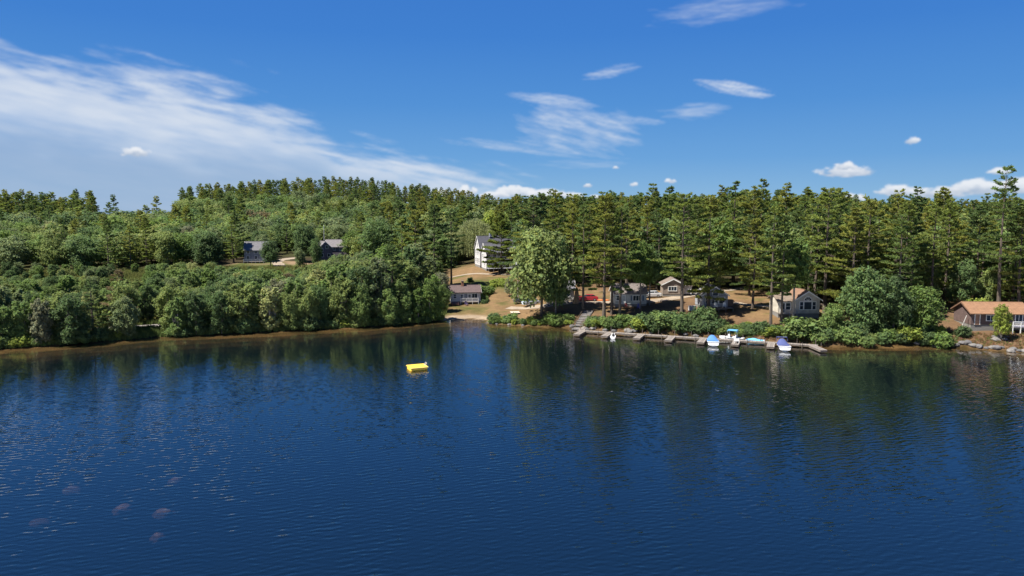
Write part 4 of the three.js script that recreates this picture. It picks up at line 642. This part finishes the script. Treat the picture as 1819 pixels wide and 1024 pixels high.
{ // swim raft
  const g = thing('swim_raft', 'yellow floating swim raft with ladder in the open water', 'raft', [-15.1, 0.0, -114.6], 0.42), Y1 = new THREE.MeshPhysicalMaterial({ color: C(0.80, 0.50, 0.045), roughness: 0.45 });
  mesh('deck', rbox(2.9, 0.2, 2.5, 0, 0.42, 0, 0.09), Y1, g); mesh('float', rbox(2.75, 0.5, 2.35, 0, 0.1, 0, 0.16), Y1, g);
  mesh('bumper', join([rbox(2.98, 0.1, 0.1, 0, 0.4, 1.26, 0.05), rbox(2.98, 0.1, 0.1, 0, 0.4, -1.26, 0.05)]), std(0.72, 0.6, 0.22, 0.5), g);
  const l = mesh('ladder', join([bar([1.5, -0.5, 0.25], [1.5, 0.95, 0.25], 0.03), bar([1.5, -0.5, -0.25], [1.5, 0.95, -0.25], 0.03), bar([1.5, 0.95, 0.25], [1.2, 0.5, 0.25], 0.03), bar([1.5, 0.95, -0.25], [1.2, 0.5, -0.25], 0.03)]), std(0.75, 0.74, 0.7, 0.35), g); for (const y of [-0.2, 0.1, 0.4]) mesh('rung', bar([1.5, y, -0.25], [1.5, y, 0.25], 0.025), ALU, l);
}
// ---------------------------------------------------------------- cars
function car(label, x, z, turn, paint, tall = 0) {
  const g = thing('parked_car', label, 'car', [x, ground(x, z) + 0.03, z], turn, 'cars parked by the cottages'), L = 4.4, Wd = 1.78, P = new THREE.MeshPhysicalMaterial({ color: C(...paint), roughness: 0.35, clearcoat: 0.8 });
  const side = new THREE.Shape(); side.moveTo(-2.2, 0.35); side.lineTo(-2.18, 0.78); side.lineTo(-1.9, 0.9); side.lineTo(-1.0, 0.98); side.lineTo(1.75 + tall * 0.3, 1.0); side.lineTo(2.15, 0.92); side.lineTo(2.2, 0.4); side.lineTo(2.0, 0.3); side.lineTo(-2.0, 0.3);
  mesh('body', new THREE.ExtrudeGeometry(side, { depth: Wd - 0.16, bevelSize: 0.08, bevelThickness: 0.08, bevelSegments: 2 }).translate(0, 0, -(Wd - 0.16) / 2), P, g);
  const cab = new THREE.Shape(); cab.moveTo(-1.05, 0.96); cab.lineTo(-0.35, 1.42 + tall); cab.lineTo(1.2, 1.44 + tall); cab.lineTo(1.85, 0.98);
  const c = mesh('cabin', new THREE.ExtrudeGeometry(cab, { depth: Wd - 0.44, bevelSize: 0.05, bevelThickness: 0.1, bevelSegments: 2 }).translate(0, 0, -(Wd - 0.44) / 2), GLASS, g);
  mesh('roof', rbox(1.6, 0.07, Wd - 0.4, 0.42, 1.47 + tall, 0, 0.03), P, c); mesh('pillar', join([-1, 1].map((s) => box(0.1, 0.46 + tall, 0.05, 0.5, 1.2 + tall / 2, s * (Wd / 2 - 0.1)))), P, c);
  for (const dx of [-1.38, 1.36]) for (const s of [-1, 1]) { const w = mesh('wheel', new THREE.CylinderGeometry(0.33, 0.33, 0.22, 18).rotateX(Math.PI / 2).translate(dx, 0.33, s * (Wd / 2 - 0.08)), BLACKP, g); mesh('rim', new THREE.CylinderGeometry(0.19, 0.19, 0.03, 14).rotateX(Math.PI / 2).translate(dx, 0.33, s * (Wd / 2 + 0.035)), ALU, w); }
  for (const s of [-1, 1]) { mesh('headlight', rbox(0.06, 0.14, 0.34, -2.25, 0.74, s * 0.62), std(0.7, 0.72, 0.75, 0.2), g); mesh('tail_light', rbox(0.06, 0.18, 0.26, 2.24, 0.78, s * 0.68), std(0.4, 0.02, 0.02, 0.3), g); }
  return g;
}
car('bright red car parked behind the slim-trunked pine', 18, -171.6, 0.1, [0.42, 0.03, 0.04]);
car('silver-blue car parked left of the big bank maple', 4.6, -175.6, 0.5, [0.42, 0.47, 0.55]);
car('dark car parked just behind the silver-blue car', 2.6, -180.6, 0.2, [0.035, 0.045, 0.06], 0.1);
car('white car beside the tan cottage up the drive', 33.4, -174, 0.15, [0.7, 0.7, 0.7]);
car('pale car parked right of the big white house', 3.6, -243, 0.9, [0.6, 0.58, 0.56]);
{ const x = 0.2, z = -239.8, g = thing('garden_tractor', 'small orange garden tractor on the lawn before the white house', 'tractor', [x, ground(x, z), z], 0.6), O = std(0.55, 0.14, 0.03, 0.4); mesh('hood', rbox(1.0, 0.5, 0.6, -0.55, 0.75, 0, 0.1), O, g); mesh('body', rbox(1.2, 0.3, 0.75, 0.4, 0.55, 0, 0.08), O, g); mesh('seat', join([rbox(0.4, 0.12, 0.45, 0.55, 0.85, 0), rbox(0.1, 0.4, 0.45, 0.78, 1.05, 0)]), BLACKP, g); mesh('steering_wheel', new THREE.TorusGeometry(0.17, 0.025, 6, 14).rotateX(1.1).rotateY(Math.PI / 2).translate(0.08, 1.12, 0), BLACKP, g); for (const [dx, r0] of [[-0.75, 0.26], [0.6, 0.42]]) for (const s of [-1, 1]) mesh('wheel', new THREE.CylinderGeometry(r0, r0, 0.22, 14).rotateX(Math.PI / 2).translate(dx, r0, s * 0.48), BLACKP, g); }
{ const x = 21.4, z = -171, g = thing('kayak', 'orange kayak lying on the drive right of the red car', 'kayak', [x, ground(x, z) + 0.1, z], 1.5), O = std(0.6, 0.17, 0.04, 0.4); const T = new THREE.SphereGeometry(1, 18, 10).scale(0.34, 0.2, 1.6).translate(0, 0.12, 0); mesh('hull', T, O, g); mesh('cockpit', new THREE.TorusGeometry(0.3, 0.04, 6, 16).rotateX(Math.PI / 2).scale(0.75, 1, 1.5).translate(0, 0.3, 0.1), BLACKP, g); }
// ---------------------------------------------------------------- garden furniture
function adirondack(label, x, z, turn, mat, y0 = ground(x, z)) {
  const g = thing('garden_chair', label, 'chair', [x, y0, z], turn, 'garden chairs by the cottages');
  mesh('seat', box(0.56, 0.05, 0.55, 0, 0.36, 0.02, 0, 0.18), mat, g); for (let k = 0; k < 5; k++) mesh('back_slat', box(0.1, 0.8 - Math.abs(k - 2) * 0.05, 0.03, (k - 2) * 0.115, 0.72, -0.36, 0, -0.3), mat, g);
  for (const s of [-1, 1]) { mesh('arm', box(0.13, 0.04, 0.75, s * 0.34, 0.58, -0.02), mat, g); mesh('leg', box(0.07, 0.57, 0.07, s * 0.31, 0.28, 0.28), mat, g); mesh('leg', box(0.07, 0.4, 0.07, s * 0.31, 0.2, -0.26), mat, g); }
}
const deckY = ground(44, -160.4) + 0.53;
adirondack('white garden chair on the grey cottage deck, left of two', 43.9, -156.2, 0.05, TRIM, deckY);
adirondack('white garden chair on the grey cottage deck, right of two', 45.7, -156.1, -0.25, TRIM, deckY);
adirondack('dark red garden chair before the white cottage door', 25.6, -162.4, 0.1, std(0.16, 0.035, 0.035, 0.7));
adirondack('deep blue garden chair before the white cottage picture window', 28.2, -161.6, -0.3, std(0.05, 0.06, 0.26, 0.7));
adirondack('dark garden chair in front of the beach cottage', -11.4, -181.6, 0.5, std(0.06, 0.04, 0.10, 0.7));
{ const x = -14.2, z = -181.6, g = thing('picnic_table', 'dark picnic table in front of the beach cottage', 'table', [x, ground(x, z), z], 0.2), m = grainy(0.15, 0.07, 0.07, 0.9); for (let k = 0; k < 4; k++) mesh('table_plank', box(1.9, 0.05, 0.17, 0, 0.75, (k - 1.5) * 0.185), m, g); for (const s of [-1, 1]) { mesh('bench', box(1.9, 0.05, 0.26, 0, 0.45, s * 0.72), m, g); mesh('leg', join([bar([s * 0.7, 0, -0.62], [s * 0.7, 0.74, -0.25], 0.05), bar([s * 0.7, 0, 0.62], [s * 0.7, 0.74, 0.25], 0.05), box(0.06, 0.09, 1.5, s * 0.7, 0.4, 0)]), m, g); } }
{ const x = 0.7, z = -169.3, g = thing('wooden_platform', 'pale wooden platform lying on the dry lawn above the shore bushes', 'platform', [x, ground(x, z) + 0.12, z], 0.12), m = grainy(0.55, 0.47, 0.37, 0.85); for (let k = 0; k < 9; k++) mesh('plank', box(2.1, 0.05, 0.27, 0, 0.22, (k - 4) * 0.29), m, g); for (const s of [-1, 1]) mesh('bearer', box(0.12, 0.5, 2.6, s * 0.85, -0.06, 0), DARKWOOD, g); }
{ const x = 39.3, z = -158.2, g = thing('storage_box', 'white-lidded storage box beside the grey cottage deck', 'box', [x, ground(x, z), z], 0.1); mesh('body', rbox(1.5, 0.95, 0.9, 0, 0.47, 0, 0.05), grainy(0.5, 0.5, 0.5), g); mesh('lid', rbox(1.6, 0.1, 1.0, 0, 1.0, 0, 0.04), TRIM, g); }
// stone steps with a timber rail, up from the dock
{
  const a = V(13.6, 0.15, -152.2), b = V(17.2, 0, -161), g = thing('stone_steps', 'stone steps climbing from the dock to the lawn beside the bank bushes', 'steps', [a.x, 0, a.z]), n = 11, yaw = Math.atan2(b.x - a.x, -(b.z - a.z));
  for (let k = 0; k < n; k++) { const t = (k + 0.5) / n, x = (b.x - a.x) * t, z = (b.z - a.z) * t, y = Math.max(0.3, ground(a.x + x, a.z + z) + 0.12); mesh('step', rbox(1.9 + 0.3 * hash2(k, 1), 0.34, 0.95, 0, 0, 0, 0.06).rotateY(-yaw + (hash2(k, 2) - 0.5) * 0.2).translate(x, y - 0.06, z), STONE, g); }
  for (let k = 0; k < 4; k++) { const t = k / 3, x = (b.x - a.x) * t - 1.1, z = (b.z - a.z) * t, y = ground(a.x + x, a.z + z); mesh('rail_post', bar([x, y - 0.3, z], [x, y + 1.0, z], 0.05), DARKWOOD, g); if (k) { const t0 = (k - 1) / 3, x0 = (b.x - a.x) * t0 - 1.1, z0 = (b.z - a.z) * t0; mesh('handrail', bar([x0, ground(a.x + x0, a.z + z0) + 0.98, z0], [x, y + 0.98, z], 0.045), DARKWOOD, g); } }
}
// ---------------------------------------------------------------- stones
const ROCKS = [1, 2, 3, 4].map((s) => { const g = new THREE.IcosahedronGeometry(1, 2), p = g.attributes.position; for (let i = 0; i < p.count; i++) { const v = V(p.getX(i), p.getY(i), p.getZ(i)), n = fbm(v.x * 1.3 + s * 9 + v.y, v.z * 1.3 - v.y * 0.9 + s, 3), q = 0.55 + 0.9 * n; p.setXYZ(i, v.x * q, v.y * q * 0.72, v.z * q); } g.computeVertexNormals(); return g; });
const ROCKTONES = [grainy(0.135, 0.128, 0.126, 0.95, 2), grainy(0.105, 0.10, 0.098, 0.95, 2), grainy(0.17, 0.158, 0.146, 0.95, 2)];
function rock(x, z, size, k, label, group, y = null, tone) { const m = mesh('boulder', ROCKS[k % 4], tone ?? ROCKTONES[k % 3]); m.position.set(x, (y ?? Math.max(ground(x, z), -0.1)) + size * 0.18, z); m.scale.set(size * 1.2, size * 0.9, size); m.rotation.y = k * 1.7; return tag(m, label, 'rock', group); }
{
  const r = rng(314); let k = 0;
  for (let x = 75.5; x < 97; x += 0.55 + r() * 0.5) { const z = shoreZ(x) - 0.2 - r() * 1.3; rock(x, z, 0.32 + 0.5 * r() * r(), k++, 'grey boulder in the stone edging of shore below brown cabin', 'boulders edging the right shore'); }
  for (let q = 0; q < 7; q++) { const x = 88.5 + r() * 3.5, z = -134.6 + r() * 1.6; rock(x, z, 0.35 + 0.4 * r(), k++, 'grey boulder in small rock heap before the brown cabin', 'rock heap before the brown cabin'); }
  for (const [x, dz, s] of [[15.6, 0.2, 0.7], [16.9, 0.5, 0.55], [19.4, 0.3, 0.6], [21.1, 0.2, 0.5], [24.0, 0.3, 0.85], [25.2, 0.5, 0.6], [12.9, 0.6, 0.6], [34.8, 0.3, 0.45], [36.7, 0.3, 0.5], [39.6, 0.2, 0.45], [44.6, 0.2, 0.4], [28.4, 0.4, 0.45]]) rock(x, shoreZ(x) - dz, s, k++, 'pale boulder at the water edge behind the dock', 'boulders behind the dock');
  for (const [x, dz, s] of [[-4.6, 0.6, 0.45], [-0.6, 0.2, 0.4], [2.4, 0.2, 0.35], [-3.4, 0.3, 0.35]]) rock(x, shoreZ(x) - dz, s, k++, 'pale boulder at the foot of the bushes beside the beach', 'boulders below the beach bushes');
  for (let q = 0; q < 9; q++) rock(8 + q * 0.62, -170.9 + 0.12 * Math.sin(q * 2), 0.42 + 0.12 * r(), k++, 'field stone in low terrace wall before grey-roofed cottage', 'stones of the terrace wall', ground(8 + q * 0.62, -170.9));
  const under = grainy(0.42, 0.25, 0.14, 0.95, 2);
  for (const [x, z, s] of [[-41.5, -66.8, 0.75], [-34.4, -62.2, 0.8], [-30.4, -61.4, 0.7], [-33, -69, 0.6], [-40, -59.6, 0.65], [-28.6, -56.6, 0.6]]) rock(x, z, s, k++, 'brown rock just under the lake surface', 'sunken rocks in the lake', -1.1 - s * 0.5, under);
}
{ const x = 85.4, z = -138, g = thing('leaning_log', 'grey dead trunk leaning beside the brown cabin', 'log', [x, ground(x, z), z]); mesh('trunk', bar([0, -0.3, 0], [1.5, 3.2, -0.4], 0.14, 0.08, 8), grainy(0.36, 0.33, 0.3), g); mesh('branch', bar([0.8, 1.7, -0.2], [0.5, 2.4, 0.1], 0.05, 0.02), grainy(0.36, 0.33, 0.3), g); }
{ const x = 15.0, z = -169.6, T = new Tris(), g = thing('tree_stump', 'tall brown weathered stump at the corner of the grey-roofed cottage', 'stump', [x, ground(x, z), z]); T.tube([[0, -0.3, 0], [0, 0.7, 0], [0.1, 1.9, 0], [0.05, 3.2, 0.1], [0, 3.7, 0.1]], [1.0, 0.72, 0.52, 0.4, 0.12], 11, [0.22, 0.15, 0.09]); mesh('trunk', T.build(), woodMat, g); }
// ---------------------------------------------------------------- shrubs
const SHRUB_TONES = [LEAF_TONES[0], LEAF_TONES[4], LEAF_TONES[1], LEAF_TONES[2], LIME, DARK_LEAF];
{
  const r = rng(4242);
  const shrub = (x, z, H, wide, tone, label, group) => plantTree('shrub', SHRUBS[Math.floor(r() * 3)], x, z, H, wide, tone, label, 'shrub', group, r() * 6.28, 0.15);
  const tone = () => SHRUB_TONES[Math.floor(Math.pow(r(), 1.3) * 5.4)];
  for (let x = -4.2; x < 12.4; x += 0.85 + r() * 0.6) for (const s of [0.6, 2.2]) shrub(x + r() * 0.6, shoreZ(x) - s - r() * 1.2, 0.8 + 2.0 * r() * r(), 0.8 + 0.6 * r(), tone(), 'leafy shrub by the water between beach and stone steps', 'shrubs between beach and steps');
  for (let x = 16.6; x < 64; x += 1.0 + r() * 0.6) for (const s of [x > 30 ? 1.5 : 1.1, 3.2, 5.2]) { if (s > 5 && (x < 20 || r() < 0.25)) continue; const w = x < 30 ? 'behind the left half of the dock' : x < 47 ? 'below the grey cottage' : 'below the arched-window cottage'; shrub(x + r() * 0.8, shoreZ(x) - s - r() * 1.4, x > 49 && s > 2 ? 0.8 + 1.0 * r() : 0.9 + 3.0 * r() * r() + (x > 33 && x < 40 ? 0.8 : 0), 0.75 + 0.7 * r(), r() < 0.38 ? DARK_LEAF : tone(), 'leafy shrub on the bank ' + w, 'bank shrubs ' + w); }
  for (let x = 63; x < 81; x += 1.3 + r() * 0.7) for (const s of [0.5, 3.2, 6.2]) shrub(x + r(), shoreZ(x) - s - r() * 1.4, 1.2 + 3.6 * r() * r(), 0.8 + 0.6 * r(), r() < 0.5 ? DARK_LEAF : tone(), 'leafy shrub under the bushy trees right of the dock', 'shrubs right of the dock');
  shrub(85.2, -136.2, 2.1, 1.1, DARK_LEAF, 'round dark shrub at the left front of the brown cabin'); shrub(79.2, -134.9, 1.7, 0.6, LIME, 'small upright lime shrub at the stony shore'); shrub(17.4, -151.6, 1.9, 0.8, LIME, 'bright lime shrub right of the stone steps'); shrub(96, -150, 3, 1.2, LIME, 'yellow-green shrub behind the brown cabin');
  for (const [x, z, h, l] of [[-7.4, -187, 1.8, 'green shrub at the right corner of the beach cottage'], [-7, -184.4, 1.2, 'low dark shrub by the right front of the beach cottage'], [-9.6, -193, 3.2, 'green bush behind the right end of the beach cottage'], [-6.4, -195.5, 2.6, 'bright bush behind the beach cottage garden'], [-12.6, -218, 1.6, 'small dark bush alone on the upper lawn']]) shrub(x, z, h, 1.1, l.includes('dark') ? DARK_LEAF : LEAF_TONES[4], l);
  for (let k = 0; k < 10; k++) shrub(-6.2 + r() * 6, -205.5 - r() * 5, 1.2 + 0.9 * r(), 1.4, LIME, 'bright lime fern clump in wet lawn patch', 'lime fern clumps on the lawn');
  for (let x = -108; x < -16; x += 1.5 + r() * 1.1) { if (x > -76 && x < -69) continue; shrub(x, shoreZ(x) - 0.3 - r() * 1.6, 1.3 + 1.6 * r(), 0.9 + 0.5 * r(), r() < 0.3 ? DARK_LEAF : tone(), x < -72 ? 'low shrub at the water edge left of gravel gap' : x < -45 ? 'low shrub at the water edge below mauve house' : 'low shrub at the left water edge near beach', x < -72 ? 'left shore shrubs past the gap' : x < -45 ? 'left shore shrubs mid' : 'left shore shrubs near the beach'); }
}
// ---------------------------------------------------------------- rough grass, ferns and seedlings that nobody could count
{
  const T = new Tris(), r = rng(12); for (let k = 0; k < 26; k++) { const a = r() * 6.28, q = r() * 0.34, h = 0.28 + r() * 0.4, x = Math.cos(a) * q, z = Math.sin(a) * q, b = r() * 6.28, v = 0.8 + 0.4 * r(); T.tri([x - Math.cos(b) * 0.035, -0.05, z - Math.sin(b) * 0.035], [x + Math.cos(b) * 0.035, -0.05, z + Math.sin(b) * 0.035], [x + (r() - 0.5) * 0.4, h, z + (r() - 0.5) * 0.4], [v, v, v * 0.9]); }
  const geo = T.build(), mat = new THREE.MeshPhysicalMaterial({ color: C(1, 1, 1), vertexColors: true, roughness: 1, transmission: 0.3, thickness: 0, side: THREE.DoubleSide, specularIntensity: 0.2 }), spots = [];
  const add = (x, z, s, c) => { if (ground(x, z) > 0.12) spots.push([x, z, s, c]); };
  for (let k = 0; k < 26000; k++) { const x = -185 + 160 * r(), s = 14 + 115 * r(), z = shoreZ(x) - s, n = fbm(x * 0.08, z * 0.08, 3), c = blend([0.17, 0.19, 0.05], blend([0.21, 0.18, 0.07], [0.12, 0.16, 0.045], n), 0.7); add(x, z, 1.1 + 1.5 * r() * n + (x < -92 ? 0.5 : 0), c); }
  for (let k = 0; k < 5000; k++) { const x = 5 + 95 * r(), s = 0.6 + 7 * r(), z = shoreZ(x) - s, k2 = groundColor(x, z); add(x, z, 0.3 + 0.5 * r(), r() < 0.25 ? [0.10, 0.13, 0.035] : k2.map((v) => v * (0.85 + 0.3 * r()))); }
  for (let k = 0; k < 9000; k++) { const x = -128 + 112 * r(), s = 0.4 + 14 * r(), z = shoreZ(x) - s; if (x < -66 && x > -125 && Math.abs(z - curve([[-150, -131], [-120, -138.5], [-100, -142], [-86, -146], [-74, -151.5], [-64, -158]], x)) < 2.6) continue; add(x, z, 0.8 + 1.2 * r(), [0.10, 0.135, 0.04]); }
  const im = new THREE.InstancedMesh(geo, mat, spots.length), M = new THREE.Matrix4(), q = new THREE.Quaternion(), up = V(0, 1, 0), col = new THREE.Color(); im.name = 'grass'; im.castShadow = im.receiveShadow = true;
  spots.forEach(([x, z, s, c], i) => { M.compose(V(x, ground(x, z), z), q.setFromAxisAngle(up, i * 1.3), V(s * 1.3, s, s * 1.3)); im.setMatrixAt(i, M); im.setColorAt(i, col.setRGB(...c)); });
  scene.add(im); tag(im, 'rough grass and low weeds on meadow, lawn and banks', 'grass', null, 'stuff');
}
// ---------------------------------------------------------------- labels: tell look-alikes apart by their place in the row
{
  const NTH = ['first', 'second', 'third', 'fourth', 'fifth', 'sixth', 'seventh', 'eighth', 'ninth', 'tenth', 'eleventh', 'twelfth', 'thirteenth', 'fourteenth', 'fifteenth', 'sixteenth', 'seventeenth', 'eighteenth', 'nineteenth', 'twentieth'], tens = ['', '', 'twenty', 'thirty', 'forty', 'fifty'];
  const nth = (n) => n <= 20 ? NTH[n - 1] : n % 10 ? tens[Math.floor(n / 10)] + '-' + NTH[n % 10 - 1] : tens[n / 10].replace('y', 'ieth'), sets = new Map();
  for (const o of scene.children) if (o.userData.label && !ALIKE.has(o)) sets.set(o.userData.label, [...(sets.get(o.userData.label) ?? []), o]);
  for (const [label, list] of sets) if (list.length > 1) { list.sort((a, b) => a.position.x / -a.position.z - b.position.x / -b.position.z); list.forEach((o, i) => { o.userData.label = label.split(',')[0] + ', ' + nth(i + 1) + ' from left'; }); }
}
renderer.render(scene, camera);
